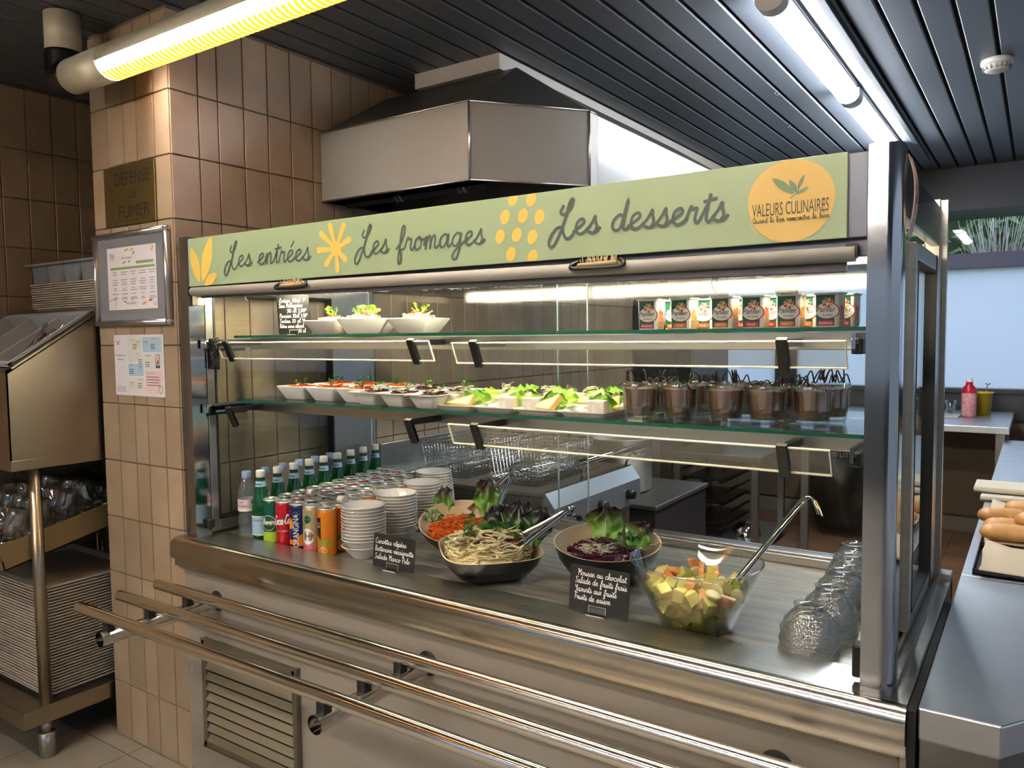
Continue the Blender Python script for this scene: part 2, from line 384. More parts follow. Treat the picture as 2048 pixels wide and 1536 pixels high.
def ell(cx, cy, rx, ry, n=20, rot=0.0):
    c, s_ = math.cos(rot), math.sin(rot)
    return [(cx+rx*math.cos(2*PI*i/n)*c-ry*math.sin(2*PI*i/n)*s_, cy+rx*math.cos(2*PI*i/n)*s_+ry*math.sin(2*PI*i/n)*c) for i in range(n)]
def rrect(x0, x1, y0, y1, r, n=4):
    out = []
    for cx, cy, a in ((x1-r, y0+r, -PI/2), (x1-r, y1-r, 0), (x0+r, y1-r, PI/2), (x0+r, y0+r, PI)):
        for i in range(n+1): t = a+PI/2*i/n; out.append((cx+r*math.cos(t), cy+r*math.sin(t)))
    return out

# ================================================================== THE ROOM
CE = 2.46
TILE = M('beige_wall_tile', 'aa967d', .33, var=.22, vs_=5, c2='9a846b', island=.16, bump=.05, bs=25, spec=.5)
GROUT = M('grey_grout', '6e6252', .85)
SLAT = M('slate_ceiling_slat', '575c63', .42, spec=.5)
SLATB = M('ceiling_void', '08090a', .9)
def tile_wall(mb, us, vs_, fn, gap=.004, th=.006, ch=.0015):
    for i in range(len(us)-1):
        for j in range(len(vs_)-1):
            a, b, c, d = us[i]+gap/2, us[i+1]-gap/2, vs_[j]+gap/2, vs_[j+1]-gap/2
            if b-a < .008 or d-c < .008: continue
            v = [fn(x, y, 0) for x, y in ((a, c), (b, c), (b, d), (a, d))]+[fn(x, y, th-ch) for x, y in ((a, c), (b, c), (b, d), (a, d))]
            v += [fn(x, y, th) for x, y in ((a+ch, c+ch), (b-ch, c+ch), (b-ch, d-ch), (a+ch, d-ch))]
            f = [(8, 9, 10, 11)]
            for k in range(4): f += [(k, (k+1) % 4, 4+(k+1) % 4, 4+k), (4+k, 4+(k+1) % 4, 8+(k+1) % 4, 8+k)]
            mb.add(v, f, 0)
ZT = [k*.2003 for k in range(13)]; ZT[-1] = 2.45
def room():
    # column in front of the kitchen side wall
    mb = MB(); mb.box(-.486, -.027, .007, .60, 0, CE, 1)
    tile_wall(mb, [-.486, -.383, -.283, -.206, -.106, -.022], ZT, lambda u, v, w: (u, .007-w, v))
    struct(mb.build('wall_column', [TILE, GROUT]))
    mb = MB(); mb.box(-.486, -.0265, .60, 4.9, 0, CE, 1); mb.box(-.05, -.0265, .02, .60, 0, CE, 1)
    ys = [.004, .105, .178]+[.178+.1012*k for k in range(1, 47)]
    tile_wall(mb, ys, ZT, lambda u, v, w: (-.0265+w, u, v))
    struct(mb.build('wall_kitchen', [TILE, GROUT]))
    # side wall and back of the niche
    mb = MB(); mb.box(-1.4, -1.226, -4, 1.0, 0, CE, 1)
    tile_wall(mb, [-2+.1012*k for k in range(30)], ZT, lambda u, v, w: (-1.226+w, u, v))
    struct(mb.build('wall_left', [TILE, GROUT]))
    mb = MB(); mb.box(-1.3, -.486, .72, .85, 0, CE, 1)
    tile_wall(mb, [-1.22+.1012*k for k in range(8)], ZT, lambda u, v, w: (u, .72-w, v))
    struct(mb.build('wall_niche', [TILE, GROUT]))
    # ceiling of long slats
    mb = MB(); mb.box(-1.4, 6.5, -6, 4.9, CE+.022, CE+.05, 1)
    x = .485-.1005*19
    while x < 6.4:
        a, b = x+.0065, x+.1005-.0065
        pr = [(a, CE+.02), (a, CE+.004), (a+.004, CE), (b-.004, CE), (b, CE+.004), (b, CE+.02)]
        mb.prism(pr, -6, 4.33, lambda u, v, w: (u, w, v), 0); x += .1005
    struct(mb.build('ceiling', [SLAT, SLATB]))
    mb = MB(); mb.box(-.02, 6.5, 4.33, 4.86, 2.19, CE+.02)
    struct(mb.build('trim_bulkhead', M('dark_bulkhead', '2c3036', .5)))
    mb = MB(); mb.box(-1.4, 6.5, -6.1, -6.0, 2.0, CE+.02); mb.box(-1.4, 6.5, -6.1, -6.0, 0, .95); struct(mb.build('wall_front', M('dark_front_wall', '33363b', .6)))
    # floors
    fa = M('worn_beige_floor', '928a7c', .45, c2='7a7264', vs_=3.5, island=.10, rvar=.1)
    fb = M('terracotta_floor', '8a6648', .35, c2='775440', vs_=5, island=.10, rvar=.1)
    fg = M('floor_grout', '4c4234', .8)
    for nm, m_, x0, x1, y0, y1, s_ in (('floor', fa, -1.3, 6.5, -6, .55, .33), ('floor_kitchen', fb, -.02, 6.5, .55, 4.9, .30)):
        mb = MB(); mb.box(x0, x1, y0, y1, -.08, -.001, 1)
        nx, ny = int((x1-x0)/s_)+1, int((y1-y0)/s_)+1
        for i in range(nx):
            for j in range(ny):
                a, c = x0+i*s_, y0+j*s_; b, d = min(a+s_, x1), min(c+s_, y1)
                mb.add([(a+.0015, c+.0015, 0), (b-.0015, c+.0015, 0), (b-.0015, d-.0015, 0), (a+.0015, d-.0015, 0)], [(0, 1, 2, 3)], 0)
        struct(mb.build(nm, [m_, fg], recalc=False))
    # window wall at the end of the kitchen
    Y = 4.87
    mb = MB(); mb.box(-.02, 6.5, Y, Y+.12, 0, 1.018, 0)
    struct(mb.build('wall_back', M('brown_wall', '6d5a47', .5, var=.1)))
    FR = M('dark_window_frame', '25282e', .4)
    mb = MB(); mb.box(-.01, 6.5, Y-.03, Y, .80, .985, 0); mb.box(-.01, 6.5, Y-.06, Y, .985, 1.018, 0)
    mb.box(-.01, 6.5, Y-.012, Y, .10, .115); struct(mb.build('trim_sill', FR, bev=.003))
    mb = MB(); mb.box(-.01, 6.5, Y-.02, Y, .0, .10); struct(mb.build('baseboard_back', M('stone_baseboard', '7b7064', .5)))
    BAND = M('transom_haze_tint', '666e8e', .5)  # lavender tint paints window reflection and haze into the transom colour
    fros = TRL('frosted_pane', 'dfe8f4', .84, .25)
    for i, (a, b) in enumerate(((.03, .506), (.67, 3.2), (3.36, 6.4))):
        w = MB(); w.box(a-.04, a, Y-.02, Y+.06, 1.018, 2.3); w.box(b, b+.04, Y-.02, Y+.06, 1.018, 2.3)
        w.box(a-.04, b+.04, Y-.02, Y+.06, 2.26, 2.34); wo_ = struct(w.build('window_%d' % (i+1), FR, bev=.002))
        q = MB(); q.box(a, b, Y-.015, Y+.05, 1.856, 1.959); q.build('transom', BAND, wo_)
        q = MB(); q.box(a, b, Y+.012, Y+.018, 1.018, 1.856); q.build('frosted_pane', fros, wo_)
        q = MB(); q.box(a, b, Y+.012, Y+.018, 1.959, 2.26); q.build('clear_pane', GLASS, wo_)
    q = MB()
    for a, b in ((.506, .67), (3.2, 3.36)): q.box(a+.04, b-.04, Y-.01, Y+.10, 1.018, 2.34)
    q.box(-.02, -.01, Y, Y+.1, 1.018, 2.3)
    struct(q.build('trim_mullion', FR))
room()

# trees outside the window
def outside():
    lm = [M('pine_needles', '6f9a66', .6, var=.5, vs_=3), M('light_foliage', 'a3bb74', .6, var=.4, vs_=3)]
    bark = M('grey_bark', 'b0aca8', .8); pale = M('pale_branch', 'dadac8', .7)
    core = M('deep_foliage', '3c5c40', .9)
    def tree(name, label, x, y, rx, rz, z, mi, n, ls):
        t = thing(name, label, 'tree', (x, y, 0), 0, None); mb = MB()
        for _ in range(n):
            a, c = rnd.uniform(0, 2*PI), rnd.uniform(-1, 1); q = math.sqrt(1-c*c); k = rnd.uniform(.75, 1.05)
            p = Vector((rx*q*math.cos(a)*k, rx*.7*q*math.sin(a)*k, z+rz*c*k))
            d = Vector((rnd.uniform(-1, 1), rnd.uniform(-1, 1), rnd.uniform(-.6, 1))).normalized(); e = d.orthogonal().normalized()*ls*.22
            mb.add([p-d*ls*.5, p+e, p+d*ls*.5, p-e], [(0, 1, 2, 3)], 0)
        mb.lathe([(0, z-rz*.85)]+[(rx*.82*math.sin(PI*i/8), z-rz*.85*math.cos(PI*i/8)) for i in range(1, 8)]+[(0, z+rz*.85)], 12, sy=.7, mi=1)
        mb.build('foliage', [lm[mi], core], t, recalc=False)
        mb = MB(); mb.tube([(0, 0, 0), (.05, 0, z-rz*.5), (0, .02, z)], [.12, .09, .05], 8); mb.build('trunk', bark, t)
    tree('conifer_tree', 'dark green conifer outside the clear pane above the frosted window', 1.05, 9.3, 1.5, 1.5, 2.6, 0, 2600, .22)
    tree('conifer_tree', 'broad mid-green conifer standing outside behind the bare grey shrub', 3.9, 11.9, 1.8, 1.6, 2.7, 0, 3200, .24)
    tree('leafy_tree', 'yellow-green leafy tree outside beyond the pale bent branches', 2.80, 7.75, .55, .95, 2.25, 1, 1500, .13)
    t = thing('bare_shrub', 'bare grey many-stemmed shrub outside the clear upper window pane', 'shrub', (1.86, 8.1, 0)); mb = MB()
    for i in range(90):
        a = rnd.uniform(0, 2*PI); sp_ = rnd.uniform(.05, .45); h = rnd.uniform(2.2, 2.75)
        p = [(rnd.uniform(-.05, .05), rnd.uniform(-.05, .05), 1.2)]
        for k in range(1, 5): p.append((math.cos(a)*sp_*(k/4)**1.3+rnd.uniform(-.03, .03), math.sin(a)*sp_*(k/4)**1.3, 1.2+(h-1.2)*k/4))
        mb.tube(p, [.007, .006, .005, .003, .002], 4)
    mb.build('stems', bark, t); mb = MB(); mb.tube([(0, 0, 0), (0, 0, 1.25)], [.09, .05], 8); mb.build('trunk', bark, t)
    t = thing('bent_branch', 'pale bent bare sapling outside near the yellow-green leafy tree', 'tree', (2.33, 6.8, 0)); mb = MB()
    mb.tube(smooth([(0, 0, 0), (.05, 0, 1.4), (-.02, 0, 2.0), (-.10, 0, 2.25), (-.2, 0, 2.7)]), .012, 6)
    mb.tube(smooth([(0, 0, 1.9), (.1, 0, 2.2), (.09, 0, 2.7)]), .012, 6); mb.tube(smooth([(0, 0, 2.1), (.02, 0, 2.3), (.2, 0, 2.5)]), .008, 6)
    mb.build('stem', pale, t)
    g = MB(); g.box(-8, 14, 5.4, 30, -.3, -.1); struct(g.build('ground_outside', M('lawn', '4a5b35', .9)))
outside()

# ------------------------------------------------------------------ lamps
def lamps():
    t = thing('tube_lamp', 'white tubular pendant lamp with yellow ribbed louver glowing warm in front of the tiled column', 'lamp', (-.352, -.145, 2.252))
    wm = M('cream_enamel', 'cfc7ae', .35); x1 = 3.0
    mb = MB(); r = .053
    # cut-open tube: top shell over the lit length, full tube at the closed end
    mb.tube([(.05, 0, 0), (.275, 0, 0)], r, 28)
    arc = [(r*math.cos(a), r*math.sin(a)) for a in [PI*(-.06+1.12*i/20) for i in range(21)]]
    arc2 = [(c*.95, s_*.95) for c, s_ in arc[::-1]]
    mb.prism(arc+arc2, .275, x1, lambda u, v, w: (w, u, v), 0, sm=True)
    mb.build('tube_housing', wm, t)
    mb = MB(); mb.tube([(0, 0, .08), (0, 0, .203)], r, 28); mb.build('ceiling_stem', wm, t)
    mb = MB(); mb.tube(smooth([(0, 0, .085), (0, 0, .03), (.012, 0, .006), (.055, 0, 0)], 6), [r*1.04]*19, 24); mb.build('elbow', M('black_elbow', '111111', .25), t)
    mb = MB(); mb.tube([(.28, 0, -.002), (x1, 0, -.002)], .032, 16); mb.build('fluorescent_tube', EM('warm_tube_glow', 'fff9f0', LAMP_FRONT), t)
    mb = MB(); k = .285
    while k < x1:
        a = [(r*1.0*math.cos(q), r*1.0*math.sin(q)) for q in [PI*(1.27+.71*i/16) for i in range(17)]]
        b = [(c*.72, s_*.72) for c, s_ in a[::-1]]
        mb.prism(a+b, k, k+.011, lambda u, v, w: (w, u, v), 0); k += .021
    mb.build('ribbed_louver', TRL('yellow_louver', 'f0c955', .45, .4), t)
    dup(t, loc=(-.95, -1.35, 2.255), label='unseen tubular lamp added over the queue to brighten the counter front'); dup(t, loc=(-.95, -2.65, 2.255), label='unseen tubular lamp added over the dining side for more front light'); dup(t, loc=(-.95, -3.95, 2.255), label='farthest unseen tubular lamp added over the dining side for more front light')  # three unseen lamp copies added to light the counter from the front
    # kitchen LED battens
    bm_ = M('batten_white', 'd9dad8', .35); em = EM('cool_batten_glow', 'f1f6ff', LAMP_KITCHEN)
    for i, (y0, lb) in enumerate(((.985, 'long glowing batten ceiling lamp with a visible white end cap'), (2.185, 'glowing batten ceiling lamp that ends behind the polished steel post'))):
        t = thing('batten_lamp', lb, 'lamp', (1.548, y0, CE), 0, None); L_ = 1.18
        mb = MB(); mb.box(-.035, .035, 0, L_, -.035, 0); mb.build('batten_body', bm_, t, bev=.006)
        pf = [(.042*math.cos(a), -.035+.034*math.sin(a)) for a in [PI+PI*i/14 for i in range(15)]]
        mb = MB(); mb.prism(pf, .05, L_-.02, lambda u, v, w: (u, w, v), 0, sm=True); mb.build('diffuser', em, t)
        for a, b in ((-.005, .05), (L_-.02, L_+.005)):
            mb = MB(); mb.prism([(c*1.05, s_*1.03) for c, s_ in pf]+[(.044, -.01), (-.044, -.01)], a, b, lambda u, v, w: (u, w, v)); mb.build('end_cap', bm_, t)
    t = thing('conduit', 'long pale grey conduit strip running beside the batten lamps', 'conduit', (1.66, .7, CE))
    mb = MB(); mb.box(-.014, .014, 0, 3.2, -.016, 0); mb.build('duct', M('dark_conduit', '33383b', .4), t, bev=.003)
    t = thing('smoke_detector', 'round white smoke detector on the slatted ceiling', 'smoke detector', (2.085, 2.13, CE))
    dm = M('white_plastic', 'cfccc2', .4)
    mb = MB(); mb.lathe([(0, 0), (.052, 0), (.055, -.006), (.055, -.018), (.05, -.022), (0, -.022)], 32); mb.build('base', dm, t)
    mb = MB(); mb.lathe([(0, -.022), (.046, -.022), (.048, -.03), (.04, -.042), (.03, -.047), (0, -.048)], 32); h = mb.build('sensor_head', dm, t)
    mb = MB()
    for i in range(16):
        a = 2*PI*i/16; X = Matrix.Rotation(a, 4, 'Z'); mb.box(.040, .0485, -.003, .003, -.040, -.026, 0, X)
    mb.build('vent_slot', M('shadow_grey', '8a877d', .6), h)
    for x, y, lb in ((1.285, 2.02, 'small steel ring hook screwed into the ceiling beside the long batten lamp'), (1.185, 2.62, 'small steel ring hook in the ceiling farther along toward the windows')):
        t = MB(); t.tube([(.008*math.cos(a), 0, -.012+.008*math.sin(a)) for a in [2*PI*i/12 for i in range(12)]], .0015, 6, closed=True); t.tube([(0, 0, 0), (0, 0, -.004)], .0015, 6)
        tag(t.build('ring_hook', CHROME, loc=(x, y, CE)), lb, 'hook')
lamps()

# ------------------------------------------------------------------ extractor hood
def hood():
    t = thing('extractor_hood', 'grey steel extractor hood with an angled front corner above the kitchen range', 'hood', (0, 0, 0))
    hm = M('grey_hood_steel', '7d7a73', .5, .25, var=.06, vs_=3)
    dk = M('hood_slope', '4d4c49', .5, .6)
    z0, z1 = 1.935, 2.19; B = (.683, .62); C_ = (.945, .96); D_ = (.945, 1.02); A = (-.018, .62)
    top = [A, B, C_, D_, (-.018, 1.02)]
    mb = MB(); n = len(top); ins = [(-.018, .635), (.677, .635), (.93, .965), (.93, 1.01), (-.018, 1.01)]
    v = [(x, y, z0) for x, y in top]+[(x, y, z1) for x, y in top]+[(x, y, z0) for x, y in ins]+[(x, y, z1-.02) for x, y in ins]
    f = []
    for i in range(n):
        j = (i+1) % n; f += [(i, j, n+j, n+i), (i, 2*n+i, 2*n+j, j), (2*n+i, 3*n+i, 3*n+j, 2*n+j)]
    mb.add(v, f, 0); mb.build('canopy', hm, t)
    ap = (.63, .985, 2.405); apw = (-.018, .985, 2.405); apb = (.63, 1.01, 2.405); apbw = (-.018, 1.01, 2.405)
    v = [(A[0], A[1], z1), (B[0], B[1], z1), (C_[0], C_[1], z1), (D_[0], D_[1], z1), (-.018, 1.02, z1), apw, ap, apb, apbw]
    mb = MB(); mb.add(v, [(0, 1, 6, 5), (1, 2, 6), (2, 3, 7, 6), (3, 4, 8, 7), (5, 6, 7, 8)], 0); mb.build('sloping_top', dk, t)
    mb = MB()
    for p in (A, B, C_):
        q = {A: B, B: C_, C_: D_}[p]; mb.tube([(p[0], p[1]-.001, z1), (q[0], q[1]-.001, z1)], .003, 6); mb.tube([(p[0], p[1]-.001, z0), (q[0], q[1]-.001, z0)], .003, 6)
    for p in (B, C_): mb.tube([(p[0]+.001, p[1]-.001, z0), (p[0]+.001, p[1]-.001, z1)], .004, 6)
    mb.build('edge_seam', STEEL, t)
    fm = M('dark_filter', '3a3a3a', .4, .8)
    for k in range(3):
        mb = MB(); x0 = .04+k*.29
        X = Matrix.Translation((x0, .84, 2.05)) @ Matrix.Rotation(.75, 4, 'X'); fw_ = .25 if k < 2 else .08; mb.box(0, fw_, -.2, .2, 0, .02, 0, X)
        for j in range(12 if k < 2 else 3): mb.box(.015+j*.019, .023+j*.019, -.19, .19, -.006, 0, 0, X)
        q = mb.build('grease_filter', fm, t)
        if k == 2: continue
        mb = MB(); mb.box(.25, .262, -.2, .2, -.004, .02, 0, X); mb.box(.272, .284, -.2, .2, -.004, .02, 0, X); mb.build('filter_rail', STEEL, q)
    t2 = thing('steel_hood', 'shiny steel hood with crumpled reflections continuing behind the grey hood', 'hood', (0, 0, 0))
    sm_ = M('film_covered_steel', 'cfcfcc', .10, .45, bump=.10, bs=5)
    mb = MB(); mb.box(-.018, .943, 1.025, 2.6, 1.90, 2.19); mb.build('canopy', sm_, t2, bev=.003)
    mb = MB(); mb.add([(-.018, 1.025, 2.19), (.943, 1.025, 2.19), (.943, 2.6, 2.19), (-.018, 2.6, 2.19), (-.018, 1.1, 2.38), (.62, 1.03, 2.40), (.62, 2.5, 2.40), (-.018, 2.5, 2.38)],
        [(0, 1, 5, 4), (1, 2, 6, 5), (2, 3, 7, 6), (4, 5, 6, 7)]); mb.build('sloping_top', dk, t2)
    d = MB(); d.box(.168, .577, .951, 3.9, 2.402, CE)
    tag(d.build('duct_casing', M('casing_white', 'a9a49a', .5)), 'pale boxed duct casing between the hood and the slatted ceiling', 'duct')
hood()

# ================================================================== THE SERVING COUNTER
ZC, ZW = .79, .772
ZU, ZL = 1.431, 1.226        # tops of the upper and the lower glass shelf
FROST = M('frosted_steel_well', 'b9b2a2', .34, .35, c2='85827b', vs_=5, stretch=(1.2, 7, 1), rvar=.14, bump=.06, bs=9)
PANEL = M('grey_front_panel', '9c9388', .40, .15, var=.06, vs_=2)
VAL = M('grey_valance', '5e626c', .35, .6)
def counter():
    t = thing('display_counter', 'long stainless refrigerated serving counter with glass case and grey front', 'display counter', (0, 0, 0))
    # top edge with rounded nose
    pr = [(.095, ZC), (-.018, ZC)]+[(-.018-.027*math.sin(a), ZC-.027+.027*math.cos(a)) for a in [PI/2*i/8 for i in range(1, 9)]]
    pr += [(-.045, .728), (-.03, .722), (-.03, .70), (.095, .70)]
    mb = MB(); mb.prism(pr, -.032, 2.078, lambda u, v, w: (w, u, v), 0)
    o = mb.build('front_nosing', [STEEL, M('nosing_steel', 'bdb9b0', .17, 1)], t)
    for p in o.data.polygons: p.material_index = 1 if p.center.y < -.0185 else 0
    [setattr(p, 'use_smooth', True) for p in o.data.polygons if len(p.vertices) == 4]
    o.data.set_sharp_from_angle(angle=.5)
    mb = MB(); mb.box(1.972, 2.078, .095, .80, .70, ZC); mb.build('end_ledge', STEEL, t, bev=.003)
    mb = MB(); mb.box(-.032, .058, .095, .80, .70, ZC); mb.build('end_ledge', STEEL, t, bev=.003)
    mb = MB(); mb.box(.058, 1.972, .095, .765, ZW-.012, ZW); mb.build('display_well', FROST, t)
    mb = MB(); mb.box(-.03, 2.078, .765, .815, .70, .805); mb.box(.06, 1.97, .760, .765, ZW, .797); mb.build('back_frame', STEEL, t, bev=.002)
    mb = MB(); mb.box(-.02, 2.066, -.004, .79, .02, .70); mb.build('front_panel', PANEL, t, bev=.002)
    mb = MB(); mb.box(-.018, 2.064, -.024, 0, .690, .726); mb.box(-.018, 2.064, -.0075, 0, .683, .690); mb.build('trim_strip', M('aged_trim', '877c69', .4, .6), t)
    mb = MB(); mb.box(0, 2.06, .05, .75, .0, .02); mb.build('plinth', M('dark_plinth', '222120', .5), t)
    mb = MB(); mb.box(2.066, 2.084, -.01, .80, .02, .735); mb.build('end_post', STEEL, t, bev=.002)
    mb = MB(); mb.box(2.079, 2.092, -.03, .60, .60, .785); mb.build('gap_strip', RUBBER, t)  # black strip filling the gap up to the side counter
    # ventilation grille
    g = MB(); x0, x1, z0, z1 = .078, .523, .13, .478
    g.box(x0, x1, -.022, -.004, z1-.018, z1); g.box(x0, x0+.018, -.022, -.004, z0, z1); g.box(x1-.018, x1, -.022, -.004, z0, z1); g.box(x0, x1, -.022, -.004, z0, z0+.02)
    g.box(x0+.018, x1-.018, -.016, -.004, z1-.065, z1-.018)
    gr = g.build('vent_grille', M('grille_alloy', '857b66', .4, .7, var=.15), t, bev=.003)
    g = MB(); z = z0+.02
    while z < z1-.075:
        g.add([(x0+.018, -.022, z), (x1-.018, -.022, z), (x1-.018, -.010, z+.019), (x0+.018, -.010, z+.019), (x0+.018, -.020, z-.002), (x1-.018, -.020, z-.002), (x1-.018, -.008, z+.017), (x0+.018, -.008, z+.017)],
              [(0, 1, 2, 3), (7, 6, 5, 4), (0, 4, 5, 1), (3, 2, 6, 7)]); z += .0335
    g.build('louver_slats', M('grille_slat', '98907a', .42, .6), gr)
    g = MB(); g.box(x0+.01, x1-.01, -.0052, -.004, z0+.01, z1-.065); g.build('grille_void', RUBBER, gr)  # black sheet stands for the shade behind the slats
    for x, z in ((x0+.009, z1-.03), (x1-.009, z1-.03)):
        g = MB(); g.lathe([(0, .003), (.004, .002), (.005, 0)], 10, X=Matrix.Translation((x, -.022, z)) @ Matrix.Rotation(PI/2, 4, 'X')); g.build('screw', CHROME, gr)
    for x in (.146, 1.003, 1.859):
        g = MB(); g.lathe([(0, .004), (.028, .004), (.032, 0)], 28, X=Matrix.Translation((x, -.004, .606)) @ Matrix.Rotation(PI/2, 4, 'X')); g.build('rubber_rosette', RUBBER, t)
    # posts
    def post(x0, x1, y0, y1, h, side):
        r = .022; pr = []
        if side > 0: pr = [(x0, y0), (x1-r, y0)]+[(x1-r+r*math.sin(a), y0+r-r*math.cos(a)) for a in [PI/2*i/7 for i in range(1, 8)]]+[(x1, y1), (x0, y1)]
        else: pr = [(x1, y0), (x1, y1), (x0, y1)]+[(x0+r-r*math.cos(a), y0+r-r*math.sin(a)) for a in [PI/2*i/7 for i in range(8)]]
        mb = MB(); mb.prism(pr, ZC, h, None, 0); o = mb.build('post', STEEL_P, t)
        for p in o.data.polygons: p.use_smooth = len(p.vertices) == 4
        o.data.set_sharp_from_angle(angle=.5); return o
    post(2.0, 2.052, -.002, .055, 1.738, 1); post(-.012, .05, -.002, .052, 1.738, -1)
    mb = MB(); mb.prism([(2.018, .77), (2.034, .77), (2.034, .79), (2.05, .79), (2.05, .815), (2.0, .815), (2.0, .785), (2.018, .785)], ZC, 1.748); mb.build('post', STEEL, t)
    mb = MB(); mb.box(-.012, .05, .765, .81, ZC, 1.738); mb.build('post', STEEL, t, bev=.003)
    # side walls of the case
    def side(xa, xb, y0, y1, wide, nm):
        mb = MB(); mb.box(xa, xb, y0, y0+.028, .80, 1.60); mb.box(xa, xb, y1-wide, y1, .80, 1.60); mb.box(xa, xb, y0+.028, y1-wide, .80, .835); mb.box(xa, xb, y0+.028, y1-wide, 1.565, 1.60)
        f = mb.build('side_frame', STEEL, t, bev=.002); c = (xa+xb)/2
        mb = MB(); a, b, q = y0+.028, y1-wide, .007
        for p in ((a, a+q, .835, 1.565), (b-q, b, .835, 1.565), (a, b, .835, .842), (a, b, 1.558, 1.565)): mb.box(xa-.001, xb+.001, p[0], p[1], p[2], p[3])
        mb.build('gasket', RUBBER, f)
        mb = MB(); mb.box(c-.003, c+.003, a, b, .835, 1.565); mb.build('side_pane', GLASS, f)
    side(.02, .05, .055, .765, .175, 'left'); side(2.012, 2.04, .30, .77, .10, 'right')
    mb = MB(); mb.box(2.020, 2.026, .055, .30, .80, 1.60); mb.build('side_pane', GLASS, t)
    mb = MB()
    for a, b in ((.655, .664),): mb.box(2.011, 2.042, a, b, .80, 1.60)
    mb.build('door_seal', RUBBER, t)
    for k in range(3):
        mb = MB(); x = 2.012+k*.018; mb.box(x, x+.006, .055, .77, ZC, .800); mb.build('sliding_track', STEEL, t)
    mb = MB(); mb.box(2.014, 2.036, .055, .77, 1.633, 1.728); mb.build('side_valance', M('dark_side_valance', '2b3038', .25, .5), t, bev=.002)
    mb = MB(); mb.box(.02, .045, .055, .765, 1.633, 1.728); mb.build('side_valance', VAL, t, bev=.002)
    # canopy and back panes
    mb = MB(); mb.box(.05, 2.0, .022, .80, 1.690, 1.715); mb.build('canopy', VAL, t)
    mb = MB(); mb.box(.05, 2.0, .002, .018, 1.583, 1.728); mb.box(.05, 2.0, .018, .030, 1.552, 1.728); mb.build('valance', VAL, t, bev=.002)
    for a, b, y in ((.05, 1.03, .782), (.91, 1.995, .794)):
        mb = MB(); mb.box(a, b, y, y+.006, .805, 1.60)
        for x in (a, b): mb.box(x-.0012, x+.0012, y-.0004, y+.0064, .805, 1.60, 1)
        mb.build('back_pane', [GLASS_B, M('pane_edge', 'a9b7b0', .2)], t)
    mb = MB(); mb.box(.05, 2.0, .775, .81, 1.60, 1.64); mb.build('back_rail', STEEL, t)
    mb = MB(); mb.tube([(1.0, .772, .815), (1.0, .782, .815)], .009, 16); mb.build('pane_knob', BLACK, t)
    for x in (1.997, ):
        mb = MB(); mb.box(1.982, 2.0, .02, .05, .80, .86); mb.build('corner_block', RUBBER, t, bev=.004)
    mb = MB(); mb.box(.05, .066, .03, .055, .815, .845); mb.build('corner_block', RUBBER, t, bev=.004)
    # roller blind with hem bar
    rb = MB(); rb.tube([(.078, -.004, 1.567), (1.982, -.004, 1.555)], .0135, 20); b = rb.build('roller_blind', M('blind_fabric', 'a39f94', .5), t)
    mb = MB(); mb.add([(x, y, z) for x, zs in ((.10, (1.547, 1.572)), (1.966, (1.525, 1.560))) for z in zs for y in (.008, .016)], [(0, 1, 3, 2), (4, 6, 7, 5), (0, 4, 5, 1), (2, 3, 7, 6), (0, 2, 6, 4), (1, 5, 7, 3)]); mb.build('hem_bar', M('dark_hem', '4f5056', .45), b, bev=.002)
    mb = MB(); mb.box(1.966, 1.985, -.008, .006, 1.548, 1.573); mb.build('roller_bracket', BLACK, b)
    mb = MB(); mb.box(.06, .088, .004, .03, 1.525, 1.556); mb.build('roller_bracket', M('ivory_bracket', 'e8dcb8', .4), b, bev=.004)
    for x0, x1 in ((.492, .612), (1.432, 1.552)):
        mb = MB(); mb.tube(smooth([(x0+.012, -.010, 1.574), (x0, -.022, 1.566), (x0+.012, -.026, 1.558), (x1-.012, -.026, 1.558), (x1, -.022, 1.566), (x1-.012, -.010, 1.574)], 4), .005, 8); h = mb.build('blind_handle', BLACK, b)
        mb = MB()
        for k in range(46):
            x = rnd.uniform(x0+.018, x1-.018); mb.tube([(x, -.02, 1.558+rnd.uniform(0, .006)), (x+rnd.uniform(-.008, .008), -.019, 1.577+rnd.uniform(0, .008))], .0008, 4)
        mb.tube([(x0+.015, -.02, 1.565), (x1-.015, -.02, 1.567)], .005, 8); mb.build('twine_wrap', M('raffia_twine', 'b39b70', .8), h)
    mb = MB()
    for i in range(70):
        x = .5+1.4*rnd.random()**.8; zb = 1.548-.0118*x; mb.tube(smooth([(x, .012, zb), (x+rnd.uniform(-.01, .01), .010, zb-.002+rnd.uniform(-.003, .002)), (x+rnd.uniform(-.02, .02), .009, zb-.001)], 3), .0006, 4)
    for x, l in ((1.335, .022), (.31, .012), (1.72, .03)): zb = 1.548-.0118*x; mb.tube(smooth([(x, .012, zb), (x+.004, .01, zb-l*.5), (x+.012, .01, zb-l)], 3), .0008, 4)
    mb.build('frayed_thread', M('white_thread', 'ece7da', .8), b)['kind'] = 'stuff'
    # case lamp
    mb = MB(); mb.tube([(.12, .22, 1.592), (1.90, .22, 1.592)], .024, 14); l = mb.build('case_tube', EM('case_tube_glow', 'fff1cf', LAMP_CASE), t)
    mb = MB(); mb.box(.10, 1.93, .195, .245, 1.618, 1.69); mb.build('tube_batten', M('batten_cream', 'dddad0', .4), l)
    for x in (.08, 1.90): mb = MB(); mb.box(x, x+.04, .205, .235, 1.577, 1.607); mb.build('tube_holder', M('holder_cream', 'e0dccb', .4), l)
counter()

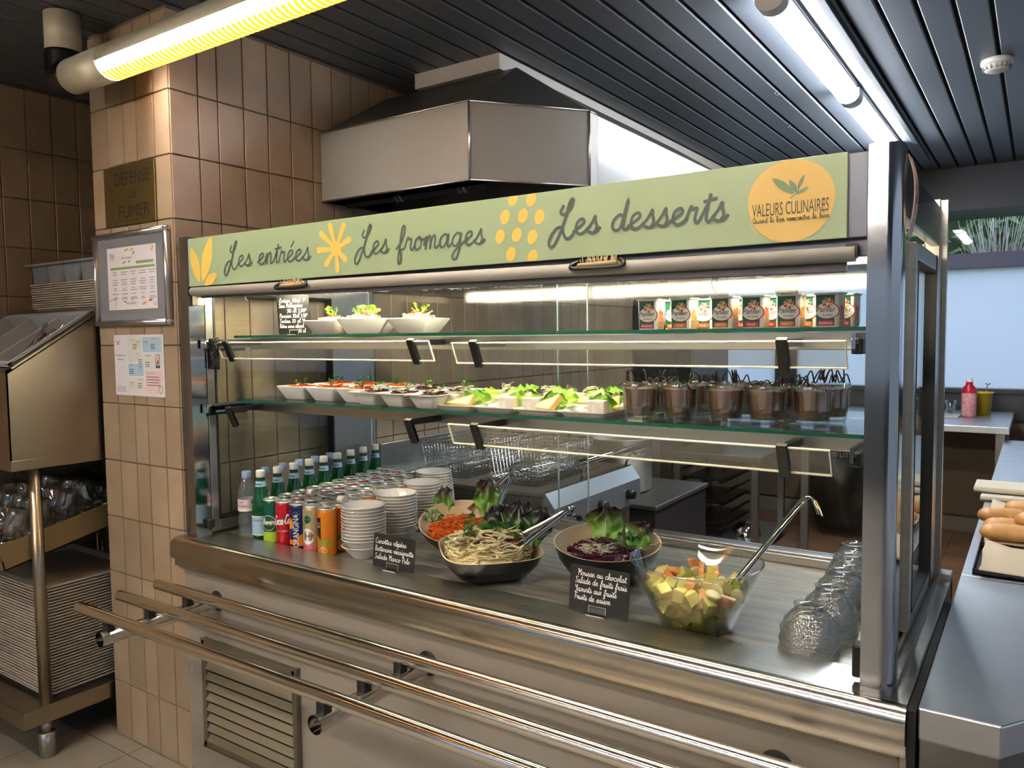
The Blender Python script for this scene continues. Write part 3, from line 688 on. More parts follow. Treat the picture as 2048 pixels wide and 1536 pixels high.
def shelves():
    arm = lambda mb, x, y0, y1, z: mb.box(x-.008, x+.008, y0, y1, z-.016, z)
    def guard(par, x0, x1, z, clips, zz):
        if x0 is not None:
            mb = MB(); X = Matrix.Translation((0, .088, z)) @ Matrix.Rotation(.42, 4, 'X'); h = .058
            mb.box(x0, x1, -.002, .002, -h, 0, 0, X); e = .0022
            for a, b, c, d in ((x0, x1, -e, e*.2), (x0, x1, -h-e*.2, -h+e)): mb.box(a, b, -.0023, .0023, c, d, 1, X)
            for a in (x0, x1): mb.box(a-e*.5, a+e*.5, -.0023, .0023, -h, 0, 1, X)
            par = mb.build('sneeze_guard', [ACRYL, AEDGE], par)
        for x in clips:
            mb = MB(); X = Matrix.Translation((x, .088, z)) @ Matrix.Rotation(.42, 4, 'X')
            mb.box(-.011, .011, -.008, -.0022, -.064, .004, 0, X); mb.box(-.011, .011, .0022, .006, -.064, .004, 0, X); mb.box(-.011, .011, -.008, .006, .001, .006, 0, X); mb.box(-.011, .011, -.008, .006, -.066, -.061, 0, X)
            mb.box(x-.008, x+.008, .085, .24, z-.012, z+.004)
            mb.build('clip', BLACK, par, bev=.0025)
    for nm, z, lb, gs, loose in (('upper', ZU, 'upper glass shelf carrying fruit yogurts and small white salad bowls', ((.055, .945, 1.41, (.105, .885)), (1.02, 1.95, 1.405, (1.09, 1.835))), ()),
                          ('lower', ZL, 'lower glass shelf carrying cheese plates and chocolate mousse glasses', ((1.005, 1.925, 1.199, (1.09, 1.838)),), (.108, .872))):
        t = thing('glass_shelf', lb, 'shelf', (0, 0, 0))
        for a, b in ((.085, .62) if nm == 'upper' else (.085, .74), (.62, 1.30) if nm == 'upper' else (.74, 1.355), (1.30, 1.985) if nm == 'upper' else (1.355, 1.985)):
            mb = MB(); mb.box(a+.001, b-.001, .135, .60, z-.008, z, 0); mb.box(a+.001, b-.001, .1335, .135, z-.008, z, 1); mb.build('glass_panel', [GLASS_G, GEDGE], t)
        mb = MB(); mb.box(.06, 1.99, .215, .235, z-.046, z-.0085); mb.box(.06, 1.99, .52, .54, z-.046, z-.0085); mb.build('support_rail', STEEL, t, bev=.002)
        for x in (.058, 1.975):
            mb = MB(); mb.box(x-.003, x+.003, .03, .56, z-.040, z-.012); k = mb.build('side_bracket', STEEL_P, t)
            mb = MB(); mb.tube([(x-.006, .05, z-.026), (x+.006, .05, z-.026)], .006, 12); mb.build('bolt', CHROME, k)
            mb = MB(); mb.box(x-.008, x+.012 if x > 1 else x-.004, .05, .2, z-.050, z-.022); mb.build('bracket_sleeve', BLACK, k, bev=.003)
        for g in gs: guard(t, g[0], g[1], g[2], g[3], z)
        for x in loose: guard(t, None, None, 1.199, (x,), z)
        if nm == 'upper':
            mb = MB()
            for k in range(10):
                a = k*.35; mb.tube([(.062+.012*math.cos(q+a), .075+.010*math.sin(q+a), 1.415-.009*k+.006*math.sin(3*q)) for q in [2*PI*i/10 for i in range(10)]], .006, 6, closed=True)
            mb.build('coiled_strap', RUBBER, t)
shelves()

def header():
    t = thing('header_sign', 'long pale green counter header sign reading Les entrées Les fromages Les desserts', 'sign', (0, 0, 0))
    gm = M('sage_green_print', '9cae88', .38, spec=.4); ym = M('yolk_yellow_print', 'e4c05a', .45); im = M('slate_script', '3f4f4c', .5); lg = M('logo_yellow', 'd9b561', .45); lm = M('logo_leaf', '748a6a', .5); om = M('logo_ink', '37351f', .5)
    mb = MB(); mb.box(.067, 1.968, -.008, .002, 1.583, 1.729); mb.build('sign_panel', gm, t, bev=.001)
    f = onY(-.008)
    mb = MB(); h = .0006
    for p, q, w in (((.084, 1.704), (.121, 1.594), .040), ((.186, 1.729), (.136, 1.595), .048), ((.209, 1.617), (.143, 1.585), .030)): mb.face(lens(p, q, w, 12), f, h)
    mb.build('leaf_motif', ym, t, recalc=False); mb = MB(); c = (.717, 1.653)
    for p in ((.694, 1.723), (.751, 1.719), (.772, 1.676), (.754, 1.620), (.722, 1.591), (.674, 1.611), (.643, 1.654), (.655, 1.702)):
        dx, dy = p[0]-c[0], p[1]-c[1]; l = math.hypot(dx, dy); nx, ny = -dy/l, dx/l
        mb.face([(c[0]+nx*.004, c[1]+ny*.004), (c[0]-nx*.004, c[1]-ny*.004)]+[(p[0]-dx*.12+(nx*math.cos(a)+dx/l*math.sin(a))*-.0085, p[1]-dy*.12+(ny*math.cos(a)+dy/l*math.sin(a))*-.0085) for a in [PI*-i/6 for i in range(7)]], f, h+.0001*l)
    mb.face(ell(c[0], c[1], .019, .019), f, h+.00005)
    mb.build('star_motif', ym, t, recalc=False); mb = MB()
    for x, z in ((1.277, 1.7225), (1.325, 1.717), (1.255, 1.685), (1.303, 1.683), (1.346, 1.677), (1.241, 1.643), (1.286, 1.643), (1.327, 1.635), (1.270, 1.602), (1.327, 1.592)):
        e = [(u, min(max(v, 1.5835), 1.7285)) for u, v in ell(x, z, .0125, .0165, 20, -.35)]; mb.face(e, f, h)
    mb.build('dots_motif', ym, t, recalc=False)
    for s_, x, z, xh, w_, wd in (('Les entrées', .245, 1.631, .0305, .0054, .372), ('Les fromages', .786, 1.631, .0305, .0054, .410), ('Les desserts', 1.370, 1.632, .031, .0064, .387)):
        mb = MB(); script(mb, s_, x, z, xh, w_, f, h, width=wd); mb.build('script_lettering', im, t, recalc=False)
    mb = MB(); e = [(1.873+.0755*math.cos(a)*(1+.012*math.sin(3*a)), 1.6555+.0735*math.sin(a)*(1+.01*math.cos(2*a))) for a in [2*PI*i/60 for i in range(60)]]
    mb.face([(u, min(max(v, 1.5835), 1.7285)) for u, v in e], f, h)
    for r_, a0, a1 in ((.0785, 1.9, 2.7), (.0775, 3.4, 4.2), (.078, .5, 1.1), (.0795, 3.6, 3.9)): mb.ribbon([(1.872+r_*math.cos(a0+(a1-a0)*i/14), 1.6555+r_*.97*math.sin(a0+(a1-a0)*i/14)) for i in range(15)], .0008, f, h)
    lo = mb.build('logo_disc', lg, t, recalc=False)
    mb = MB(); h2 = .0011
    for p, q, w in (((1.841, 1.699), (1.880, 1.667), .014), ((1.871, 1.693), (1.885, 1.668), .010), ((1.897, 1.699), (1.886, 1.675), .007), ((1.905, 1.677), (1.883, 1.666), .006)): mb.face(lens(p, q, w, 10), f, h2)
    mb.ribbon(smooth([(1.888, 1.680), (1.886, 1.670), (1.873, 1.660)]), .0016, f, h2); mb.build('logo_leaves', lm, lo, recalc=False)
    mb = MB(); text(mb, 'VALEURS CULINAIRES', 1.8055, 1.6325, .0235, f, h2, width=.133); script(mb, 'Quand le bon rencontre le bien', 1.807, 1.6205, .0052, .0011, f, h2, width=.133, slant=.0, k=3); mb.build('logo_lettering', om, lo, recalc=False)
    # end sign on the side of the case
    t = thing('end_sign', 'bulging pinkish end panel sign seen edge-on at the polished front post', 'sign', (2.054, 0, 0)); pts = [(0, 1.585), (.004, 1.60), (.009, 1.63), (.011, 1.66), (.009, 1.69), (.003, 1.715), (0, 1.725)]
    mb = MB(); q = smooth(pts, 4); mb.prism(q+[(u-.002, v) for u, v in q[::-1]], .056, .098, lambda u, v, w: (u, w, v)); mb.build('panel', M('pink_beige_sheet', 'b79a8c', .4), t)
    mb = MB(); script(mb, 'Les', .060, 1.645, .014, .003, lambda u, v, w: (.0112-abs(v-1.66)*.10+.001, u, v), 0, width=.034); mb.build('lettering', im, t, recalc=False)
header()

def rails():
    t = thing('tray_slide', 'three parallel stainless tubes on brackets forming the tray slide before the counter', 'tray rail', (0, 0, 0))
    for y in (-.105, -.225, -.345):
        mb = MB(); r = .0165; mb.tube([(-.008, y, .66), (2.13, y, .66)], r, 24, caps=False)
        mb.tube([(-.006, y, .66), (2.128, y, .66)], r*.86, 24, mi=0); mb.build('rail', RAIL, t)
    for x in (.148, 1.003, 1.859):
        mb = MB(); r = .021; mb.tube([(x, -.004, .606), (x, -.372, .606)], r, 24, caps=False); mb.tube([(x, -.004, .606), (x, -.372, .606)], r*.88, 24, caps=False)
        mb.tube([(x, -.34, .606), (x, -.335, .606)], r*.87, 24); s_ = mb.build('support_arm', RAIL, t, recalc=False)
        for y in (-.105, -.225, -.345):
            mb = MB(); mb.box(x-.013, x+.013, y-.012, y+.012, .618, .648); mb.build('saddle', RUBBER, s_, bev=.003)
rails()

# ================================================================== DRINKS, DISHES AND FOOD IN THE CASE
def drinks():
    capb = M('pale_blue_cap', '8aa0cc', .4); capw = M('white_cap', 'e6e2d6', .4)
    clearp = G('clear_bottle', 'fafcfb', 1.0, base=.05, bump=.12, bs=45, haze='c9d2d6', hz=.10); greenp = G('green_bottle', '4fbf74', 1.0, base=.02, haze='1d7a3c', hz=.30)  # haze colours brighten the bottles in place of light passing through
    lb = M('sky_blue_label', 'a9c4da', .5); lp = M('pink_white_label', 'e2cdd0', .5); red = M('label_red', 'c03546', .5); nav = M('label_navy', '1d2740', .5); wht = M('label_white', 'f2f0ea', .5); tagm = M('grey_star_label', '8d9a9a', .35)
    # clear water bottle
    t = thing('water_bottle', 'x', 'bottle'); p = [(0, .002), (.024, 0), (.029, .006), (.029, .03), (.0265, .05), (.029, .062), (.0262, .078), (.029, .092), (.029, .138), (.0285, .15), (.021, .176), (.0135, .196), (.0125, .203)]
    mb = MB(); mb.lathe(p, 24); mb.build('bottle_body', clearp, t)
    mb = MB(); mb.lathe([(.0136, .198), (.0148, .199), (.0148, .2185), (.0135, .221), (0, .221)], 20); mb.build('cap', capb, t, bev=.001)
    mb = MB(); r = .0293; mb.lathe([(r, .094), (r, .132)], 24, mi=0); f = onCyl(r, 0, a0=-PI*.42)
    mb.lathe([(r+.0002, .094), (r+.0002, .104)], 24, mi=2)
    text(mb, 'evian', 0, .108, .0105, f, .0007, width=.034, mi=1, align='CENTER')
    for k in range(3): mb.face([(-.006+k*.005, .1225), (-.002+k*.005, .1225), (-.004+k*.005, .1275)], f, .0007, 3)
    mb.build('label_wrap', [lp, red, wht, nav], t, recalc=False); ev = t
    # green mineral water bottle
    t = thing('mineral_water_bottle', 'x', 'bottle'); p = [(0, .002), (.025, 0), (.0295, .006), (.0295, .098), (.0282, .116), (.0238, .146), (.0175, .178), (.0138, .198), (.013, .208)]
    mb = MB(); mb.lathe(p, 24); mb.build('bottle_body', greenp, t)
    mb = MB(); mb.lathe([(.0138, .209), (.0145, .2095), (.0145, .229), (.013, .231), (0, .231)], 20); mb.build('cap', capw, t, bev=.001)
    mb = MB(); mb.lathe([(.0125, .2065), (.0139, .2065), (.0139, .209), (.0125, .209)], 20); mb.build('cap_ring', RUBBER, t)
    mb = MB(); mb.lathe([(.0176, .180), (.0144, .197)], 20); f = onCyl(.0164, 0, a0=-PI*.42); mb.ribbon([(u*.001-.012, .188) for u in range(25)], .003, f, .0012, 1); mb.build('neck_label', [lb, nav], t, recalc=False)
    mb = MB(); r = .0298; mb.lathe([(r, .028), (r, .088)], 24); mb.lathe([(r+.0002, .086), (r+.0002, .089)], 24, mi=2); mb.lathe([(r+.0002, .027), (r+.0002, .030)], 24, mi=2)
    f = onCyl(r, 0, a0=-PI*.42); text(mb, 'S.PELLEGRINO', 0, .072, .0058, f, .0007, width=.052, mi=1, align='CENTER')
    for k in range(5): mb.ribbon(smooth([(-.022+.002*k, .036+.006*k), (-.01, .040+.006*k+rnd.uniform(-.002, .002)), (.006, .037+.006*k), (.022, .041+.005*k)], 3), .0008, f, .0007, 3)
    mb.build('label_wrap', [lb, nav, wht, M('label_blue', '6f9cc6', .5)], t, recalc=False)
    mb = MB(); f = lambda u, v, w: ((.0272-(v-.132)*.42+w)*math.cos(-2.75+u/.027), (.0272-(v-.132)*.42+w)*math.sin(-2.75+u/.027), v)
    e = ell(0, .140, .0135, .018, 18); mb.face(e, f, .0016); mb.build('shoulder_label', tagm, t, recalc=False); pe = t
    for k in range(9):
        o = pe if k == 0 else dup(pe); o.location = (.205-.0125*k, .127+.0775*k, ZW); o['group'] = 'green mineral water bottles in one file'
        o['label'] = 'green mineral water bottle with white cap, %s in the file from the front ledge' % ordw(k+1)
    for k in range(6):
        o = ev if k == 0 else dup(ev); o.location = (.130-.0125*k, .130+.083*k, ZW); o['group'] = 'clear water bottles in one file'
        o['label'] = 'clear water bottle with pale blue cap, %s in the file from the front ledge' % ordw(k+1)
    # slim cans
    alu = M('can_aluminium', 'dcdbd6', .36, .85); tabm = CHROME
    bc = {'g': M('can_green', '0f5a43', .25, .3, coat=.4), 'r': M('can_red', 'c21524', .28, .2, coat=.4), 'b': M('can_blue', '14245f', .25, .3, coat=.4), 'y': M('can_gold', 'c3b183', .3, .5, coat=.3), 'o': M('can_orange', 'e8850f', .3, .2, coat=.4)}
    ye, wh, bk, lime, ora, leafg, pink = M('can_yellow', 'd8c936', .4), M('can_white', 'f3f1ea', .4), M('can_black', '161412', .4), M('can_lime', 'a9cf3a', .4), M('can_orange_art', 'f08a1c', .4), M('can_leaf_green', '6ea23a', .4), M('can_pink', 'd7566a', .4)
    R_, H = .0283, .146
    def can(kind):
        t = thing('drink_can', 'x', 'can'); mb = MB()
        mb.lathe([(0, .003), (.021, 0), (.0235, .001), (.0277, .007), (R_, .010), (R_, .132), (.0278, .137), (.0266, .1405)], 28); mb.build('can_body', bc[kind], t)
        mb = MB(); mb.lathe([(.0266, .1405), (.0274, .1415), (.0276, .1440), (.0268, H), (.0255, H), (.0245, .1415), (.012, .1412), (0, .1415)], 28); l = mb.build('can_lid', alu, t)
        mb = MB(); mb.prism(ell(.004, 0, .010, .0062, 16), .1418, .1432); mb.prism(ell(-.008, 0, .005, .005, 12), .1416, .1424); mb.build('pull_tab', tabm, l)
        f = onCyl(R_, 0, a0=-PI*.30); h = .0006; mb = MB()
        def ring(z0, z1, mi, hh=.0002): mb.lathe([(R_+hh, z0), (R_+hh, z1)], 28, mi=mi)
        if kind == 'g':
            mats = [ye, wh, lime, bc['g']]; ring(.012, .045, 2); mb.face([(-.042, .062), (.042, .062), (.042, .080), (-.042, .080)], f, .0003, 0) if 0 else None
            for a in range(14): mb.face([(-.088+.0127*a, .066), (-.0753+.0127*a, .066), (-.0753+.0127*a, .079), (-.088+.0127*a, .079)], f, .0004, 0)
            n = 24
            for k in range(n): # round badge, split so it hugs the can
                a0, a1 = 2*PI*k/n, 2*PI*(k+1)/n; mb.face([(-.006, .073), (-.006+.023*math.cos(a0), .073+.024*math.sin(a0)), (-.006+.023*math.cos(a1), .073+.024*math.sin(a1))], f, .0007, 3)
            mb.ribbon([(-.006+.0225*math.cos(2*PI*k/30), .073+.0235*math.sin(2*PI*k/30)) for k in range(31)], .0012, f, .0010, 1)
            script(mb, 'Perrier', -.026, .070, .0085, .0018, f, .0012, width=.041, slant=.25, mi=1)
        elif kind == 'r':
            mats = [wh, M('can_dark_red', '8c1020', .35)]
            script(mb, 'Coca-Cola', -.032, .074, .0145, .0034, f, h, width=.066, slant=.2, drift=.1)
            text(mb, 'GOUT ORIGINAL', 0, .054, .004, f, h, width=.036, align='CENTER'); mb.ribbon([(.012*math.cos(PI+PI*k/12), .032+.018*math.sin(PI+PI*k/12)) for k in range(13)], .0012, f, h, 1)
        elif kind == 'b':
            mats = [ora, wh, bk]; ring(.022, .036, 0)
            for k in range(9): mb.face([(.002+.0032*k, .018), (.0052+.0032*k, .018), (.0052+.0032*k, .052), (.002+.0032*k, .048+.002*k)], f, .0005, 0)
            for k in range(4): mb.face([(-.030+.004*k, .070), (-.026+.004*k, .070), (-.026+.004*k, .104), (-.030+.004*k, .104-.004*k)], f, .0005, 0)
            fr = lambda u, v, w: f(-v-.002, u+.014, w)
            text(mb, 'ORANGINA', 0, -.009, .0215, fr, .0011, width=.104, mi=2); text(mb, 'ORANGINA', .0015, -.0072, .018, fr, .0014, width=.1005, mi=1)
            for k in range(26): mb.face(ell(rnd.uniform(-.03, .03), rnd.uniform(.114, .127), .0006, .0006, 6), f, h, 1)
        elif kind == 'y':
            mats = [wh, bc['g'], pink, bk]; n = 22
            for cx, cz, rx, rz, mi, hh in ((-.010, .056, .020, .024, 0, .0004), (-.010, .107, .011, .012, 1, .0004), (.004, .022, .014, .008, 2, .0004), (-.018, .020, .013, .009, 2, .0005)):
                for k in range(n):
                    a0, a1 = 2*PI*k/n, 2*PI*(k+1)/n; mb.face([(cx, cz), (cx+rx*math.cos(a0), cz+rz*math.sin(a0)), (cx+rx*math.cos(a1), cz+rz*math.sin(a1))], f, hh, mi)
            text(mb, 'ntel', -.004, .054, .0095, f, .0009, width=.026, mi=3, align='CENTER'); text(mb, 'sur', -.003, .044, .006, f, .0009, width=.013, mi=2, align='CENTER')
        else:
            mats = [bk, wh, leafg, M('can_peach', 'f0b060', .4)]
            for k in range(4): mb.face([(-.034+.005*k, .056+.010*(3-k)/3), (-.029+.005*k, .056+.010*(2.0-k)/3), (-.029+.005*k, .120), (-.034+.005*k, .120-.004*(3-k)/3)], f, .0004, 0)
            fr = lambda u, v, w: f(u, v, w)
            text(mb, 'Minute', -.0235, .100, .0055, fr, .0008, width=.017, mi=1, align='CENTER'); text(mb, 'Maid', -.0235, .091, .0055, fr, .0008, width=.013, mi=1, align='CENTER')
            mb.face(lens((-.014, .034), (.004, .058), .013), f, .0005, 2); mb.face(lens((.0, .036), (.022, .046), .010), f, .0005, 2)
            for k in range(20):
                a0, a1 = 2*PI*k/20, 2*PI*(k+1)/20; mb.face([(-.008, .022), (-.008+.013*math.cos(a0), .022+.012*math.sin(a0)), (-.008+.013*math.cos(a1), .022+.012*math.sin(a1))], f, .0004, 3)
            mb.ribbon([(-.024+.011*math.cos(2*PI*k/24), .042+.020*math.sin(2*PI*k/24)) for k in range(25)], .0010, f, .0006, 3)
        mb.build('can_print', mats, t, recalc=False); return t
    nm = {'g': 'green sparkling water', 'r': 'red cola', 'b': 'dark blue orange soda', 'y': 'pale gold iced tea', 'o': 'orange juice'}
    for c, (kind, x) in enumerate(zip('grbyo', (.257, .317, .381, .441, .505))):
        base = can(kind); n = (10, 10, 10, 9, 9)[c]
        for k in range(n):
            o = base if k == 0 else dup(base); o.location = (x-.0095*k, .128+.066*k, ZW); o.rotation_euler[2] = 0 if k == 0 else rnd.uniform(-.5, .5)
            o['label'] = 'slim %s can, %s in its file from the front ledge' % (nm[kind], ordw(k+1)); o['group'] = 'slim drink cans in files'
    t = thing('thermometer', 'clear tube thermometer with cream ends lying across the can lids', 'thermometer', (.42, .205, ZW+.146+.0115), -.16)
    mb = MB(); mb.tube([(-.085, 0, 0), (.085, 0, 0)], .0085, 16); mb.build('clear_tube', G('thermo_tube', 'f0f0f0', 1.5), t)
    for a, b in ((-.10, -.072), (.072, .10)): mb = MB(); mb.tube([(a, 0, 0), (b, 0, 0)], .0112, 18); mb.build('end_cap', M('cream_plastic', 'e6dfcd', .45), t, bev=.001)
    mb = MB(); mb.box(-.07, .07, -.002, .002, -.003, -.0015, 0)
    for k in range(24): mb.box(-.06+.005*k, -.059+.005*k, -.003, .003, -.0015, -.001, 1)
    mb.build('scale_strip', [wh, bk], t)
drinks()

def bowl_stacks():
    p = [(0, .004), (.030, .004), (.032, 0), (.036, .0), (.037, .006), (.050, .018), (.0585, .030), (.0605, .0345), (.0655, .0355), (.0658, .0385), (.062, .0375), (.049, .020), (.035, .0095), (0, .008)]
    mb = MB(); mb.lathe(p, 40); base = mb.build('dessert_bowl', M('stack_ceramic', 'e4ddd2', .18, coat=.4))
    names = ('the stack beside the drink cans', 'the stack second from the ledge', 'the stack third from the ledge', 'the rearmost stack'); first = True
    for s, (x, y, n) in enumerate(((.603, .180, 12), (.567, .365, 12), (.522, .548, 12), (.462, .690, 13))):
        z = ZW; lx, ly = 0, 0
        for k in range(n):
            o = base if first else dup(base); first = False
            o.location = (x+lx, y+ly, z); o.rotation_euler = (0, 0, k*1.3)
            z += .0205 if k == 0 else .0098
            if s == 3: lx -= .0012
            else: lx += rnd.uniform(-.0008, .0008)
            w = 'topmost' if k == n-1 else 'bottom' if k == 0 else ordw(n-k)+' from the top'
            tag(o, 'small white bowl, %s in %s' % (w, names[s]), 'bowl', 'stacked white dessert bowls')
bowl_stacks()

# ------------------------------------------------------------------ food helpers
def leaf(h, w, seed, lean=.25, ruff=.012, nu=9, nv=12, curl=.35):
    r = random.Random(seed); ph = [r.uniform(0, 6.28) for _ in range(6)]; mb = MB(); vs, fs = [], []
    for j in range(nv+1):
        v = j/nv; ww = w*(.24+.76*min(1, v*1.55)**.8)*(1 if v < .7 else math.sqrt(max(.22, 1-((v-.7)/.32)**2)))
        for i in range(nu+1):
            u = 2*i/nu-1; e = abs(u)**1.5*v**.5
            y = lean*h*v*v+curl*ww*u*u*.5+ruff*e*math.sin(9*v+ph[0]+u*3)+ruff*.7*e*math.sin(17*v+ph[1]-u*4)+.5*ruff*math.sin(7*u+ph[2])*math.sin(9*v+ph[3])
            vs.append((u*ww*.5+ruff*.4*e*math.sin(13*v+ph[4]), y, h*v+ruff*.28*v*v*math.sin(7*u+ph[5])+ruff*.2*v*v*math.sin(15*u+ph[2])-h*.09*u*u*v))
    for j in range(nv):
        for i in range(nu): a = j*(nu+1)+i; fs.append((a, a+1, a+nu+2, a+nu+1))
    mb.add(vs, fs, 0, True); return mb
def put_leaf(name, lab, loc, rot, h, w, seed, mat, cat='lettuce', rib=True, **k):
    o = leaf(h, w, seed, **k).build(name, mat, recalc=False); o.location = loc; o.rotation_euler = rot; m = o.modifiers.new('thick', 'SOLIDIFY'); m.thickness = .0009
    s_ = o.modifiers.new('smooth', 'SUBSURF'); s_.levels = s_.render_levels = 1
    tag(o, lab, cat)
    if rib:
        mb = MB(); ln = k.get('lean', .25); mb.tube([(0, ln*h*(t_/8)**2-.0006, h*t_/8*.9) for t_ in range(9)], [.004*(1-t_/9.5) for t_ in range(9)], 6)
        mb.build('midrib', M('pale_rib', 'b9c892', .4), o)
    return o
def sprig(mb, c, s, seed, mi=0, n=5):
    r = random.Random(seed)
    for _ in range(n):
        a, e = r.uniform(0, 2*PI), r.uniform(.3, 1.2); d = Vector((math.cos(a)*math.cos(e), math.sin(a)*math.cos(e), math.sin(e))); p = Vector(c)
        q = p+d*s; mb.tube([p, p+d*s*.5, q], s*.035, 4, mi)
        for k in range(3):
            b = q+Vector((r.uniform(-.3, .3), r.uniform(-.3, .3), r.uniform(-.1, .3)))*s; side = (b-q).cross(Vector((r.random(), r.random(), 1))).normalized()*s*.22; m = (q+b)/2+Vector((0, 0, s*.08))
            mb.add([q, m+side, b+side*.5, b*1.0+(b-q)*.25, b-side*.5, m-side], [(0, 1, 2, 3, 4, 5)], mi, True)
def strands(mb, c, rx, ry, hz, n, ln, r, seed, mi=0, seg=4, flat=1.0, wav=.3, kpt=4):
    q = random.Random(seed)
    for _ in range(n):
        a, k = q.uniform(0, 2*PI), math.sqrt(q.random()); x, y = k*math.cos(a), k*math.sin(a); zt = hz*(1-k*k*.85)
        p = Vector((c[0]+x*rx, c[1]+y*ry, c[2]+zt*(q.random()**.35))); d = q.uniform(0, 2*PI); pts = []
        for j in range(kpt):
            pts.append(tuple(p)); d += q.uniform(-wav, wav)*4; st = ln/kpt; p = p+Vector((math.cos(d)*st, math.sin(d)*st, q.uniform(-.35, .3)*st))
            ex, ey = (p.x-c[0])/rx, (p.y-c[1])/ry; e = math.hypot(ex, ey)
            if e > 1: p.x, p.y = c[0]+ex/e*rx*.97, c[1]+ey/e*ry*.97
            p.z = max(p.z, c[2]-.002)
        mb.tube(smooth(pts, 3), r, seg, mi, caps=False, flat=flat)
def heap(mb, c, rx, ry, hz, mi=0, n=20):
    mb.lathe([(1, -.25), (1.0, 0)]+[(math.cos(a), math.sin(a)) for a in [PI/2*i/6 for i in range(1, 6)]]+[(0, 1)], n, mi=mi, X=Matrix.Translation(c) @ Matrix.Diagonal((rx, ry, hz, 1)))
CAR = M('grated_carrot', 'e2701c', .45, c2='c9500f', vs_=90); BEET = M('beetroot', '4a1226', .3, c2='2a0a16', vs_=80)
PAST = M('tagliatelle', 'efe0b0', .4, c2='dfcb90', vs_=60); SPR = M('pale_sprouts', 'd9d3b0', .5); REDB = M('red_garnish', '9c2c33', .5, c2='6d1a24', vs_=90)
CREAM = M('creamy_salad', 'ece3c6', .45, c2='d9c896', vs_=70)

